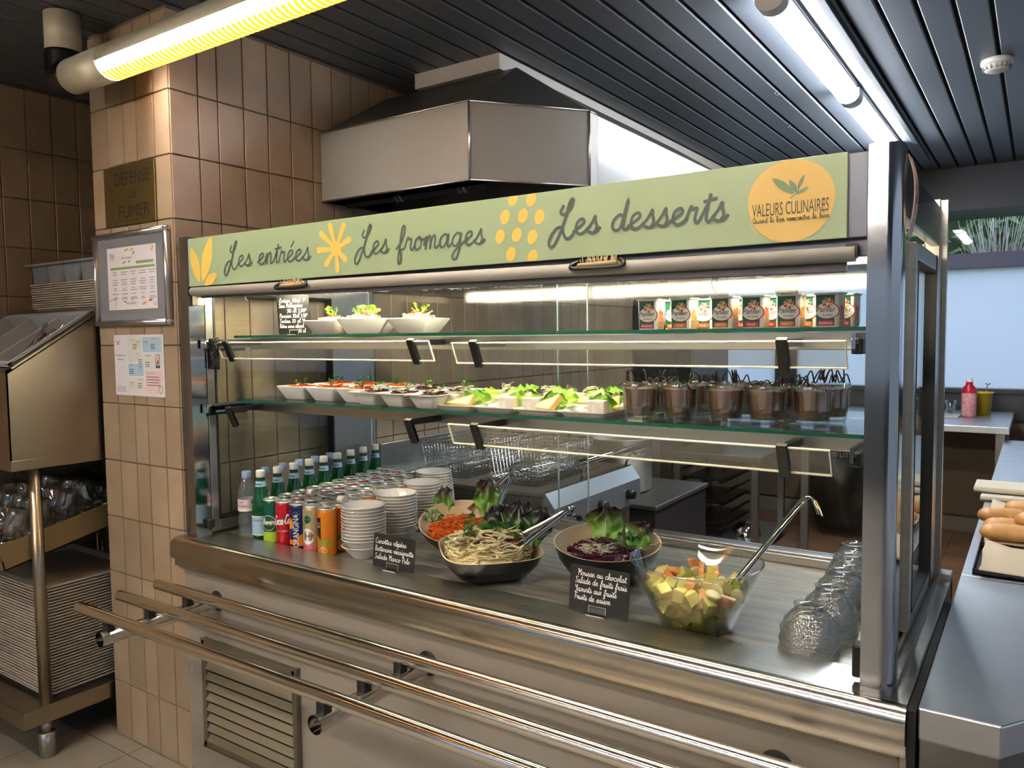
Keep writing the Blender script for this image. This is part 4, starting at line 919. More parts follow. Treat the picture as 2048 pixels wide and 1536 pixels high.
def dishes():
    def square_dish(name, top, bot, h, th, label, group, flange=0.0):
        t = MB(); rows = []
        r0 = .012
        def ring(s, z, r): return [(u, v, z) for u, v in rrect(-s, s, -s, s, r, 3)]
        prof = [(bot-.004, 0, .008), (bot, .003, .009), (top-flange, h-.004-(.003 if flange else 0), r0)]
        if flange: prof += [(top, h-.003, r0), (top+.001, h, r0)]
        else: prof += [(top+.0008, h-.001, r0), (top, h, r0)]
        prof += [(top-th-flange*.9, h-.001, r0), (bot-th*.4, th+.002, .008), (bot*.5, th, .006)]
        rows = [ring(*p_) for p_ in [(s, z, r) for s, z, r in prof]]; n = len(rows[0]); vs = [p for r_ in rows for p in r_]; fs = []
        for i in range(len(rows)-1):
            for k in range(n): fs.append((i*n+k, i*n+(k+1) % n, (i+1)*n+(k+1) % n, (i+1)*n+k))
        fs += [list(range(n))[::-1], list(range((len(rows)-1)*n, len(rows)*n))]
        t.add(vs, fs, 0, True); o = t.build(name, WHITE_C); o.data.set_sharp_from_angle(angle=.7); return tag(o, label, 'dish', group)
    # upper shelf
    d0 = None; gm = [CREAM, REDB, PARSLEY_L, PAST]
    for k, (x, y, rz, fill, lb) in enumerate(((.335, .335, .12, 3, 'first square white salad bowl on the upper shelf beside the price card'), (.452, .375, .10, 0, 'second square white salad bowl on the upper shelf, half hidden behind the turned one'),
                                        (.555, .250, .70, 0, 'square white salad bowl turned corner-on at the front of the upper shelf'), (.690, .345, .20, 3, 'last square white salad bowl of the upper shelf before the empty stretch'))):
        if d0 is None: d0 = o = square_dish('salad_bowl', .073, .048, .046, .004, lb, 'square salad bowls on the upper shelf')
        else: o = dup(d0, label=lb)
        o.location = (x, y, ZU); o.rotation_euler[2] = rz
        mb = MB(); heap(mb, (0, 0, .038), .048, .048, .018, fill); strands(mb, (0, 0, .040), .050, .050, .020, 34, .06, .0032, 30+k, fill, flat=.6)
        for j in range(8): heap(mb, (rnd.uniform(-.03, .03), rnd.uniform(-.03, .03), .052), .007, .007, .006, 0, 8)
        strands(mb, (.005, -.008, .056), .022, .022, .012, 22, .03, .0009, 40+k, 1); s_ = mb.build('pasta_salad', gm, loc=(x, y, ZU), rot=(0, 0, rz))
        tag(s_, 'creamy pasta salad filling the ' + lb.split(' on ')[0].split(' at ')[0].split(' of ')[0] + (' by the price card' if k == 0 else ''), 'salad', None, 'stuff')
        mb = MB(); sprig(mb, (.012, -.012, .054), .034, 50+k, n=9); sprig(mb, (-.02, .01, .054), .020, 70+k, n=4); mb.build('parsley', PARSLEY_L, s_)
    # carrot dishes
    d1 = None; k = 0
    for row, y in (('front', .235), ('rear', .385)):
        for c, x in enumerate((.298, .432, .566)):
            lb = '%s-row white square dish of grated carrot, %s from the tiled end' % (row, ordw(c+1))
            if d1 is None: d1 = o = square_dish('starter_dish', .063, .043, .044, .004, lb, 'deep starter dishes on the lower shelf')
            else: o = dup(d1, label=lb)
            o.location = (x, y, ZL); o.rotation_euler[2] = rnd.uniform(-.05, .05)
            mb = MB(); heap(mb, (0, 0, .034), .046, .046, .012); strands(mb, (0, 0, .036), .048, .048, .014, 55, .035, .0014, 100+k); s_ = mb.build('grated_carrot', CAR, loc=(x, y, ZL))
            tag(s_, 'grated carrot in the %s-row square dish, %s from the tiled end' % (row, ordw(c+1)), 'grated carrot', None, 'stuff')
            mb = MB(); sprig(mb, (.0, -.01, .046), .022, 120+k, n=7); mb.build('parsley', PARSLEY, s_); k += 1
    # beetroot dishes with a rim
    d2 = None; k = 0
    for row, y, xs in (('front', .195, (.688, .800, .912)), ('rear', .345, (.715, .850))):
        for c, x in enumerate(xs):
            if row == 'front': x = x-.0
            lb = '%s-row rimmed white dish of beetroot, %s from the carrot dishes' % (row, ordw(c+1))
            if d2 is None: d2 = o = square_dish('rimmed_dish', .064, .036, .040, .004, lb, 'rimmed starter dishes on the lower shelf', .012)
            else: o = dup(d2, label=lb)
            o.location = (x-.035 if row == 'front' else x, y-.005*c, ZL); o.rotation_euler[2] = 0; x = o.location.x; yy = o.location.y
            o.scale = (.86, 1.1, 1)
            mb = MB(); heap(mb, (0, 0, .027), .036, .045, .015); strands(mb, (0, 0, .030), .036, .045, .018, 60, .028, .0018, 140+k); s_ = mb.build('beetroot_salad', BEET, loc=(x, yy, ZL))
            tag(s_, 'dark beetroot salad in the %s-row rimmed dish, %s from the carrots' % (row, ordw(c+1)), 'beetroot salad', None, 'stuff')
            mb = MB(); sprig(mb, (.01, .01, .042), .022, 160+k, n=6); mb.build('parsley', PARSLEY, s_); mb = MB(); strands(mb, (.01, -.01, .042), .02, .02, .01, 14, .03, .0006, 170+k); mb.build('sprouts', SPR, s_); k += 1
    # cheese plates
    rind = M('bloomy_rind', 'e4ddd0', .6, c2='c9bfae', vs_=60, bump=.3, bs=120); paste = M('soft_cheese_paste', 'efe0a8', .45); hard = M('hard_cheese', 'f0dc86', .4); hr = M('cheese_crust', 'd8a860', .6)
    pl0 = ch0 = hc0 = None; k = 0
    for row, y, xs in (('front', .250, (.955, 1.085, 1.215, 1.345)), ('rear', .430, (.975, 1.110, 1.245, 1.365))):
        for c, x in enumerate(xs):
            w = '%s in the %s row' % (ordw(c+1), row); lb = 'flat white cheese plate, ' + w + ''
            if pl0 is None:
                mb = MB(); hx, hy = .064, .088; P = [(.84, 0), (.86, .002), (1.0, .010), (1.0, .0125), (.97, .0122), (.84, .005), (.4, .0045)]; vs, fs = [], []
                for s_, z in P: vs += [(u, v, z) for u, v in rrect(-hx*s_, hx*s_, -hy*s_, hy*s_, .010*s_, 3)]
                n = 16
                for i in range(len(P)-1):
                    for q in range(n): fs.append((i*n+q, i*n+(q+1) % n, (i+1)*n+(q+1) % n, (i+1)*n+q))
                fs += [list(range(n))[::-1], list(range((len(P)-1)*n, len(P)*n))]; mb.add(vs, fs, 0, True); pl0 = o = mb.build('cheese_plate', WHITE_C); o.data.set_sharp_from_angle(angle=.6); tag(o, lb, 'plate', 'cheese plates on the lower shelf')
            else: o = dup(pl0, label=lb)
            o.location = (x, y, ZL); zz = ZL+.005
            # soft cheese wedge
            if ch0 is None:
                mb = MB(); pg = [(-.024, -.016), (.024, -.018), (.020, .018), (-.018, .020)]
                mb.prism(pg, 0, .033, None, 0); ch0 = q = mb.build('soft_cheese', rind, bev=.003); mb = MB(); mb.prism([(.0243, -.015), (.0247, -.0155), (.0208, .0155), (.0204, .0155)], .003, .030); mb.build('cut_face', paste, q)
            else: q = dup(ch0)
            q.location = (x+(-.030 if c % 2 == 0 else .026), y-.040, zz); q.rotation_euler = (0, 0, rnd.uniform(-.3, .3)); tag(q, 'white rinded soft cheese piece on the plate ' + w, 'cheese', 'soft cheese pieces')
            if hc0 is None:
                mb = MB(); mb.prism([(-.05, 0), (.045, .0), (.045, .042)], -.006, .006, lambda u, v, w_: (u, w_, v)); hc0 = q = mb.build('hard_cheese', hard, bev=.0012); mb = MB(); mb.box(.0451, .0475, -.006, .006, .001, .041); mb.build('rind', hr, q)
            else: q = dup(hc0)
            q.location = (x+.004, y-.062+.085*(c % 2), zz+.007); q.rotation_euler = (-.5 if c % 2 else -.75, 0, rnd.uniform(-.5, .7)); q.scale = (.9+.2*(c == 2), 1, .8+.3*(c == 2)); tag(q, 'yellow hard cheese slice on the plate ' + w, 'cheese', 'hard cheese slices')
            put_leaf('lettuce_leaf', 'bright green lettuce leaf on the plate ' + w, (x+.034, y-.028, zz+.002), (-.35, .1, rnd.uniform(.2, .8)), .052, .075, 200+k, GREEN_LEAF, ruff=.016, curl=.7, rib=False)
            put_leaf('lettuce_leaf', 'lettuce leaf behind the cheese on the plate ' + w, (x+.020, y+.045, zz+.002), (-.3, -.2, rnd.uniform(-.4, .4)), .050, .062, 230+k, RED_LEAF if c % 2 else GREEN_LEAF, ruff=.014, curl=.6, rib=False)
            mb = MB(); strands(mb, (0, 0, .0), .022, .022, .016, 16, .05, .0007, 260+k); tag(mb.build('sprouts', SPR, loc=(x-.01, y-.005, zz+.034)), 'wispy sprouts on the cheese of the plate ' + w, 'sprouts', None, 'stuff'); k += 1
dishes()

def desserts():
    choc = M('chocolate_mousse', '754e31', .45, c2='694428', vs_=30); dk = M('chocolate_scroll', '1d1210', .3)
    prof_o = [(0, 0), (.028, 0), (.030, .004), (.0335, .030), (.0345, .058), (.0375, .066), (.0385, .078), (.0375, .0795)]
    SCL = (1.14, 1.14, 1.05)
    prof_i = [(.0365, .0785), (.0345, .068), (.0325, .058), (.0315, .030), (.028, .010), (0, .009)]
    def pot(i, x, y, lb):
        t = thing('mousse_glass', lb, 'dessert glass', (x, y, ZL), 0, 'chocolate mousse glasses on the lower shelf')
        t.scale = SCL; mb = MB(); mb.lathe([(r*1.0, z) for r, z in prof_o[:4]], 12, sm=False); mb.lathe(prof_o[3:], 36); mb.lathe(prof_i, 36); mb.build('glass_cup', TUMBLER, t, recalc=False)
        mb = MB(); mb.lathe([(0, .0095), (.0275, .0105), (.031, .030), (.0320, .057), (.0340, .067), (.034, .0685), (.02, .0692), (0, .070)], 32); mb.build('mousse', choc, t)
        r = random.Random(300+i); mb = MB()
        for s_ in range(4):
            pts = []; px, py = r.uniform(-.02, .02), r.uniform(-.02, .02); hh = r.choice((.010, .018, .028, .040)); d = r.uniform(0, 6.28)
            for k in range(7):
                pts.append((px, py, .0705+(hh*abs(math.sin(k*PI/2+.3)) if s_ < 3 else .004*(k % 2)))); d += r.uniform(-.9, .9); px = max(-.03, min(.03, px+.015*math.cos(d))); py = max(-.03, min(.03, py+.015*math.sin(d)))
            mb.tube(smooth(pts, 5), .0014, 6)
        mb.build('chocolate_scroll', dk, t)
    F = ((1.487, .196), (1.574, .222), (1.679, .226), (1.766, .232), (1.854, .258)); Bk = ((1.497, .290), (1.592, .345), (1.690, .330), (1.776, .345), (1.868, .358))
    for i, (x, y) in enumerate(F): pot(i, x, y, 'front-row glass of chocolate mousse, %s from the polished front post' % ordw(5-i))
    for i, (x, y) in enumerate(Bk): pot(9+i, x, y, 'rear-row glass of chocolate mousse, %s from the polished front post' % ordw(5-i))
    # fruit yogurts
    wm = M('yogurt_pot_white', 'ece4d6', .35); dg = M('yogurt_green', '14503a', .4); wh = M('yogurt_oval', 'f4efe6', .45); ink = M('yogurt_ink', '22231f', .5); pr, py_ = M('petal_red', 'c5303c', .45), M('petal_gold', 'dcae4c', .45)
    foil = M('foil_lid', 'e6dfd4', .35); bas = M('basket_print', 'c08a45', .5)
    FL = {'FRAMBOISE': ('cf3f66', 'd0304a', 'raspberry'), 'PECHE': ('e06a2c', 'e8862a', 'peach'), 'ABRICOT': ('e27a2c', 'eda03a', 'apricot'), 'FRAISE': ('cf2c3c', 'd8402c', 'strawberry')}
    fm = {k: (M('tag_'+k.lower(), v[0], .45), M('fruit_'+k.lower(), v[1], .45, c2='f3c27a', vs_=40)) for k, v in FL.items()}
    def yog(fl):
        t = thing('yogurt_pot', 'x', 'yogurt'); w, h = .0258, .070; mb = MB(); vs, fs = [], []
        R = [(w*.88, 0), (w*.90, .002), (w*.97, h-.004), (w*1.06, h-.003), (w*1.06, h-.001)]
        for s_, z in R: vs += [(u, v, z) for u, v in rrect(-s_, s_, -s_, s_, .007, 3)]
        n = 16
        for i in range(len(R)-1):
            for q in range(n): fs.append((i*n+q, i*n+(q+1) % n, (i+1)*n+(q+1) % n, (i+1)*n+q))
        fs.append(list(range(n))[::-1]); mb.add(vs, fs, 0, False); mb.build('pot_body', wm, t)
        mb = MB(); mb.prism(rrect(-w*1.09, w*1.09, -w*1.09, w*1.09, .006, 3), h-.001, h); mb.box(w*.9, w*1.25, -.006, .006, h-.0005, h); mb.build('foil_lid', foil, t)
        f = lambda u, v, q: (u*.95, -(w*.90+(w*.07)*v/h)-.0002-q, v*1.09); g = lambda u, v, q: ((w*.90+(w*.07)*v/h)+.0002+q, u, v)
        mb = MB(); mb.face([(-.0215, .003), (.0155, .003), (.0165, .060), (-.0225, .060)], f, .0001, 0)
        mb.face(ell(.002, .031, .0245, .0152, 28), f, .0004, 4); mb.face(ell(.0005, .031, .0235, .0143, 28), f, .0007, 1)
        for k in range(8):
            a = 2*PI*k/8+.39; mb.face(lens((.002+.002*math.cos(a), .0445+.002*math.sin(a)), (.002+.0125*math.cos(a), .0445+.0115*math.sin(a)), .0062, 6), f, .0010+.00005*k, 1)
            mb.face(lens((.002+.003*math.cos(a), .0445+.003*math.sin(a)), (.002+.0115*math.cos(a), .0445+.0105*math.sin(a)), .0046, 6), f, .0015+.00005*k, 3 if k % 2 else 2)
        text(mb, 'Panier', -.001, .0285, .0105, f, .0022, width=.039, mi=5, align='CENTER'); text(mb, 'de yoplait', .002, .0215, .0042, f, .0022, width=.022, mi=5, align='CENTER')
        mb.face(rrect(-.017, .014, .0035, .0125, .003, 3), f, .0012, 6); text(mb, fl, -.0015, .0058, .0042, f, .0016, width=.0036*len(fl)*.85, mi=1, align='CENTER')
        for k in range(9): mb.face(ell(-.017+.0045*(k % 5)+rnd.uniform(-.002, .002)+.006, .026+.010*(k//5)+rnd.uniform(-.003, .004), .0062, .007, 12), g, .0001+.00006*k, 7)
        for k in range(5): mb.ribbon([(-.018, .005+.0035*k), (.018, .005+.0035*k)], .0018, g, .0004, 8)
        mb.ribbon([(.021, .012), (.021, .05)], .003, g, .0004, 1)
        mb.build('pot_print', [dg, wh, pr, py_, pr, ink, fm[fl][0], fm[fl][1], bas], t, recalc=False); return t
    pro = {k: yog(k) for k in FL}; used = set()
    fr = ((1.500, 'FRAMBOISE'), (1.580, 'PECHE'), (1.674, 'ABRICOT'), (1.741, 'FRAISE'), (1.815, 'ABRICOT'), (1.892, 'FRAMBOISE')); bk = ((1.535, 'ABRICOT'), (1.608, 'PECHE'), (1.688, 'FRAMBOISE'), (1.757, 'FRAISE'), (1.833, 'ABRICOT'), (1.908, 'FRAMBOISE'))
    for row, y, L_ in (('front', .232, fr), ('rear', .304, bk)):
        for i, (x, fl) in enumerate(L_):
            o = pro[fl] if fl not in used else dup(pro[fl]); used.add(fl); o.location = (x, y, ZU); o.rotation_euler[2] = rnd.uniform(-.06, .04)
            o['label'] = '%s-row %s yogurt pot, %s from the polished front post' % (row, FL[fl][2], ordw(6-i)); o['group'] = 'fruit yogurts on the upper shelf'
    # upturned patterned glass dishes
    pg = G('patterned_glass', 'fbfcfb', 1.0, base=.14, bump=.7, bs=230, rough=.03, haze='ffffff', hz=.06); cg = G('plain_glass', 'fbfcfb', 1.0, base=.10, haze='ffffff', hz=.05)  # white haze stands in for light refracted from the bright well
    base = thing('glass_dessert_dish', 'x', 'glass dish'); P = [(.058, 0), (.0585, .004), (.057, .010), (.056, .026), (.049, .046), (.034, .064), (.030, .068)]
    mb = MB(); vs_n = 48; mb.lathe(P, vs_n); mb.lathe([(r-.003, z) for r, z in P[::-1]], vs_n); mb.build('cup', pg, base, recalc=False)
    mb = MB(); mb.lathe([(.030, .067), (.029, .071), (.031, .077), (.031, .080), (.028, .081), (.026, .078), (.018, .0765), (0, .0765)], 36); mb.build('foot', cg, base)
    mb = MB(); mb.tube([(.0585*math.cos(a), .0585*math.sin(a), .003) for a in [2*PI*i/40 for i in range(40)]], .0016, 6, closed=True); mb.tube([(.0565*math.cos(a), .0565*math.sin(a), .027) for a in [2*PI*i/40 for i in range(40)]], .0014, 6, closed=True)
    for i in range(40):
        a = 2*PI*i/40; mb.lathe([(0, -.0022), (.002, 0), (0, .0022)], 6, c=(.0495*math.cos(a), .0495*math.sin(a), .0465))
    mb.build('bead_ring', cg, base); first = True
    for i, (x, y) in enumerate(((1.874, .165), (1.884, .305), (1.880, .445), (1.872, .585), (1.862, .690))):
        for k in range(2):
            o = base if first else dup(base); first = False; o.location = (x+k*.001, y, ZW+.0205*k); o.rotation_euler[2] = .7*k+i
            o['label'] = '%s upturned patterned glass dessert dish of the %s pile from the front ledge' % ('upper' if k else 'lower', ordw(i+1)); o['group'] = 'upturned glass dessert dishes'
desserts()

def salads():
    def melamine(name, lab, x, y, r, z0, zf, zb, rz, square=False):
        """bowl whose rim is higher on the far side; rz turns the high side"""
        t = thing(name, lab, 'bowl', (x, y, ZW), rz); n = 48
        def ringp(s, zfun, zadd, sc):
            out = []
            for k in range(n):
                a = 2*PI*k/n; c, q = math.cos(a), math.sin(a)
                if square: e = 3.6; d = (abs(c)**e+abs(q)**e)**(-1/e); d *= .90
                else: d = 1.0
                out.append((c*r*d*s, q*r*d*s, zfun(q)*sc+zadd))
            return out
        zr = lambda q: ((zf+zb)/2+(zb-zf)/2*q)-ZW
        sec = [(.42, .0), (.46, .02), (.70, .22), (.90, .62), (.99, .97), (1.0, 1.0)]
        rows = [ringp(s, zr, 0, k) for s, k in sec]; rin = [ringp(s*.985-.012, zr, .004 if k < .9 else 0, max(k, .05)) for s, k in sec[::-1]][0:]
        for nm, rr, mt in (('outer_shell', rows, MATT_BLACK), ('inner_wood', rin, WOODY)):
            vs = [p for q in rr for p in q]; fs = []
            for i in range(len(rr)-1):
                for k in range(n): fs.append((i*n+k, i*n+(k+1) % n, (i+1)*n+(k+1) % n, (i+1)*n+k))
            fs.append(list(range(n))[::-1] if nm == 'outer_shell' else list(range((len(rr)-1)*n, len(rr)*n)))
            mb = MB(); mb.add(vs, fs, 0, True); mb.build(nm, mt, t, recalc=False)
        a, b = rows[-1], rin[0]; mb = MB(); mb.add(a+b, [(k, (k+1) % n, n+(k+1) % n, n+k) for k in range(n)], 0, True); mb.build('pale_rim', M('rim_edge', 'd9c7a4', .35), t); return t
    melamine('salad_bowl', 'round black bowl with pale wood inside holding grated carrot', .80, .41, .138, 0, .818, .892, .66)
    melamine('salad_bowl', 'squarish black bowl with pale wood inside holding tagliatelle salad', 1.035, .222, .150, 0, .846, .862, PI/4+.02, True)
    melamine('salad_bowl', 'round black bowl with pale wood inside holding beetroot salad', 1.315, .363, .142, 0, .862, .892, .47)
    mb = MB(); heap(mb, (0, 0, 0), .098, .098, .048); strands(mb, (0, 0, .006), .104, .104, .052, 520, .055, .0016, 401); tag(mb.build('grated_carrot', CAR, loc=(.805, .395, .815)), 'heap of grated carrot in the round black bowl beside the tongs', 'grated carrot', None, 'stuff')
    mb = MB(); heap(mb, (0, 0, 0), .115, .115, .045); strands(mb, (0, 0, .004), .120, .116, .066, 250, .15, .0042, 402, 0, 6, flat=.30, wav=.45, kpt=7)
    tag(mb.build('tagliatelle_salad', PAST, loc=(1.03, .222, .828)), 'tangled tagliatelle salad heaped in the squarish black bowl', 'pasta', None, 'stuff')
    mb = MB(); strands(mb, (0, 0, 0), .03, .025, .012, 60, .03, .0007, 403, 0); strands(mb, (.065, .045, 0), .025, .02, .012, 50, .03, .0007, 404, 0); tag(mb.build('red_sprouts', REDB, loc=(1.03, .19, .872)), 'thin red sprouts scattered on the tagliatelle salad', 'sprouts', None, 'stuff')
    mb = MB()
    for i, (a, b) in enumerate(((-.02, .03), (.0, .06), (.035, .05), (-.06, 0))): sprig(mb, (a, b, 0), .038, 410+i, n=7)
    tag(mb.build('rocket_garnish', PARSLEY, loc=(1.03, .20, .872)), 'green rocket sprigs lying on the tagliatelle salad', 'herbs', None, 'stuff')
    mb = MB(); heap(mb, (0, 0, 0), .095, .095, .035); r = random.Random(9)
    for _ in range(150):
        a, k = r.uniform(0, 6.28), math.sqrt(r.random()); s_ = r.uniform(.005, .008); X = Matrix.Translation((k*.10*math.cos(a), k*.10*math.sin(a), .036*(1-k*k*.7))) @ Matrix.Rotation(r.uniform(0, 3), 4, Vector((r.random(), r.random(), r.random())).normalized()); mb.box(-s_, s_, -s_, s_, -s_, s_, 0, X)
    tag(mb.build('beetroot_salad', BEET, loc=(1.315, .355, .836)), 'diced dark beetroot in the round black bowl behind the fruit salad', 'beetroot', None, 'stuff')
    mb = MB(); strands(mb, (0, 0, 0), .06, .04, .02, 90, .06, .0008, 420); tag(mb.build('sprouts', SPR, loc=(1.31, .315, .862)), 'pale wispy sprouts over the diced beetroot', 'sprouts', None, 'stuff')
    mb = MB(); sprig(mb, (0, 0, 0), .04, 430, n=8); tag(mb.build('parsley_sprig', PARSLEY, loc=(1.385, .345, .868)), 'parsley sprig between the two lettuce leaves of the beetroot bowl', 'herbs')
    mb = MB(); sprig(mb, (0, 0, 0), .04, 431, n=7); tag(mb.build('parsley_sprig', PARSLEY, loc=(.715, .365, .85)), 'parsley sprig against the rim of the carrot bowl by the stacked bowls', 'herbs')
    mb = MB(); sprig(mb, (0, 0, 0), .04, 432, n=7); tag(mb.build('parsley_sprig', PARSLEY, loc=(.885, .375, .855)), 'parsley sprig on the grated carrot below the big green lettuce leaf', 'herbs')
    for lab, loc, rot, h, w, sd, mt in (
        ('narrow dark lettuce leaf standing at the stacked-bowls end of the carrot bowl', (.690, .470, .825), (.05, -.15, .7), .112, .062, 501, RED_LEAF),
        ('broad green lettuce leaf with brown tip standing behind the grated carrot', (.838, .480, .835), (.08, .08, .7), .135, .095, 502, RED_LEAF),
        ('dark ruffled lettuce leaf nearest the carrots in the tagliatelle bowl', (1.035, .315, .845), (.05, -.25, .75), .105, .10, 503, DARK_LEAF),
        ('tall green-ribbed dark lettuce leaf in the middle behind the tagliatelle', (1.075, .305, .845), (.05, .0, .6), .118, .085, 504, DARK_LEAF),
        ('dark ruffled lettuce leaf beside the tongs in the tagliatelle bowl', (1.115, .298, .845), (.05, .30, .5), .112, .095, 505, DARK_LEAF),
        ('tall red-tipped green lettuce leaf standing in the beetroot bowl', (1.290, .405, .840), (-.02, .0, .5), .118, .105, 506, RED_LEAF),
        ('bent red-tipped lettuce leaf at the fruit-salad side of the beetroot bowl', (1.375, .375, .838), (-.1, .40, .4), .100, .075, 507, RED_LEAF)):
        put_leaf('lettuce_leaf', lab, loc, rot, h, w, sd, mt, ruff=.017, nu=14, nv=16)
    # tongs
    def tongs(lab, piv, tip1, tip2):
        p, a, b = Vector(piv), Vector(tip1), Vector(tip2); t = thing('serving_tongs', lab, 'tongs', piv)
        for q, nm in ((a, 'arm'), (b, 'arm')):
            d = q-p; L_ = d.length; n = d.normalized(); other = ((a+b)/2-q); side = n.cross(other).normalized(); w = []
            pts = [n*0, n*L_*.15, n*L_*.55, n*L_*.8, n*L_]; rr = [.006, .0075, .0075, .011, .014]
            mb = MB(); vs, fs = [], []
            nn = n.cross(side).normalized()
            for pt, r_ in zip(pts, rr):
                for k in range(9): u = k/8*2-1; vs.append(pt+side*r_*u+nn*(.0035*(u*u)))
            for i in range(4):
                for k in range(8): fs.append((i*9+k, i*9+k+1, i*9+k+10, i*9+k+9))
            mb.add(vs, fs, 0, True); o = mb.build(nm, CHROME, t); m = o.modifiers.new('t', 'SOLIDIFY'); m.thickness = .0012; m.offset = 0
        mb = MB(); d = ((a+b)/2-p).normalized(); s_ = d.cross(a-b).normalized(); mb.tube([-s_*.009, s_*.009], .007, 14); mb.tube([-d*.004, -d*.014], .006, 10); mb.build('hinge', CHROME, t)
    tongs('steel serving tongs standing in the grated carrot bowl', (.905, .525, 1.000), (.885, .430, .850), (.765, .490, .868))
    tongs('steel serving tongs resting in the tagliatelle bowl', (1.215, .345, .955), (1.125, .215, .862), (1.085, .270, .866))
salads()

def fruit_salad():
    cx, cy = 1.629, .180; prof = [(0, .002), (.074, 0), (.079, .004), (.146, .149)]
    fg = G('clear_fruit_bowl', 'fafcfb', 1.8, base=.02); t = thing('fruit_bowl', 'big clear conical bowl filled with fruit salad at the front ledge', 'bowl', (cx, cy, ZW))
    mb = MB(); mb.lathe(prof, 64); mb.lathe([(.1435, .149), (.0765, .006), (0, .005)], 64); mb.build('bowl_wall', fg, t, recalc=False)
    mb = MB(); mb.tube([(.1448*math.cos(a), .1448*math.sin(a), .149) for a in [2*PI*i/64 for i in range(64)]], .0016, 8, closed=True); mb.build('rim', G('rim_glass', 'fafcfb', 2.5, base=.2), t)
    cols = {'pineapple_chunk': (M('pineapple', 'f0d85a', .3, c2='f5e588', vs_=40, sub=.1), 'yellow pineapple chunk in the fruit salad'), 'melon_chunk': (M('orange_melon', 'ee9a4e', .3, c2='f0b070', vs_=40, sub=.1), 'orange melon or citrus piece in the fruit salad'),
            'kiwi_piece': (M('kiwi', 'a5b83c', .3, c2='8aa030', vs_=60), 'green kiwi piece in the fruit salad'), 'banana_slice': (M('banana', 'eadfa6', .4, c2='e0cd86', vs_=60), 'pale round banana slice in the fruit salad'), 'apple_cube': (M('green_apple', 'c9c56a', .35, c2='b3b455', vs_=40), 'pale green apple cube in the fruit salad')}
    pro = {}
    for nm, (mt, lb) in cols.items():
        mb = MB()
        if nm == 'banana_slice': mb.lathe([(0, -.004), (.0155, -.004), (.0172, -.001), (.0172, .002), (.016, .0045), (0, .004)], 16)
        elif nm == 'melon_chunk': mb.prism([(.025*math.cos(a), .025*math.sin(a)) for a in [PI*i/8 for i in range(9)]], -.007, .007)
        elif nm == 'kiwi_piece': mb.prism([(.019*math.cos(a), .019*math.sin(a)) for a in [1.2*PI*i/8 for i in range(9)]], -.005, .005)
        else: s_ = .0135; mb.add([(-s_, -s_, -s_), (s_*1.3, -s_, -s_), (s_*1.1, s_, -s_), (-s_, s_, -s_), (-s_*.8, -s_, s_), (s_, -s_*.8, s_), (s_, s_*.8, s_), (-s_*.9, s_, s_*.9)], [(0, 3, 2, 1), (4, 5, 6, 7), (0, 1, 5, 4), (1, 2, 6, 5), (2, 3, 7, 6), (3, 0, 4, 7)])
        o = mb.build(nm, mt, bev=.0025, seg=2); pro[nm] = o; tag(o, lb, 'fruit', nm.replace('_', ' ')+'s of the fruit salad')
    used = set(); pts = []; r = random.Random(21); tries = 0
    while len(pts) < 130 and tries < 30000:
        tries += 1; z = r.uniform(.012, .098); R = .079+(z-.004)*.462-.019
        k = r.random()**.35 if z < .085 else math.sqrt(r.random()); a = r.uniform(0, 2*PI); p = Vector((R*k*math.cos(a), R*k*math.sin(a), z))
        if all((p-q).length > .0225 for q in pts): pts.append(p)
    for p in pts:
        w = (.12, .10, .25, .25, .28) if p.z < .045 else (.46, .20, .10, .16, .08); nm = r.choices(list(cols), w)[0]
        o = pro[nm] if nm not in used else dup(pro[nm]); used.add(nm); o.location = (cx+p.x, cy+p.y, ZW+p.z); o.rotation_euler = (r.uniform(0, 6), r.uniform(0, 6), r.uniform(0, 6))
    mb = MB(); mb.lathe([(0, .006), (.0765, .008), (.113, .085), (0, .085)], 48); tag(mb.build('fruit_juice', G('fruit_juice', 'fbf8e4', .5), loc=(cx, cy, ZW)), 'pale juice around the fruit pieces in the conical bowl', 'juice', None, 'stuff')
    t = thing('ladle', 'steel ladle with hooked end leaning in the fruit salad bowl', 'ladle', (1.700, .205, .862)); mb = MB(); o_ = Vector((1.700, .205, .862)); tp = Vector((1.806, .385, 1.036))-o_; d = tp.normalized()
    s1 = d.cross(Vector((-.3, -.9, .3))).normalized()
    pts = [-d*.03, tp*.5, tp*.97, tp+Vector((.008, .012, .006)), tp+Vector((.022, .010, .002)), tp+Vector((.034, .0, -.016)), tp+Vector((.040, -.006, -.030))]
    q = smooth(pts, 4); vs, fs = [], []
    for i, p in enumerate(q):
        p = Vector(p); w = .0082 if i < len(q)-8 else .0088
        for u in (-1, -.5, 0, .5, 1): vs.append(p+s1*w*u+Vector((0, 0, .002*(1-u*u))))
    for i in range(len(q)-1):
        for k in range(4): fs.append((i*5+k, i*5+k+1, i*5+k+6, i*5+k+5))
    mb.add(vs, fs, 0, True); o = mb.build('handle', CHROME, t); m = o.modifiers.new('t', 'SOLIDIFY'); m.thickness = .0016
    mb = MB(); mb.lathe([(.030*math.sin(a), -.030*math.cos(a)) for a in [PI/2*i/8 for i in range(9)]]+[(.0285*math.sin(a), -.0285*math.cos(a)) for a in [PI/2*i/8 for i in range(9)]][::-1], 24, c=(-.028, -.02, -.025)); mb.build('ladle_cup', CHROME, t)
fruit_salad()

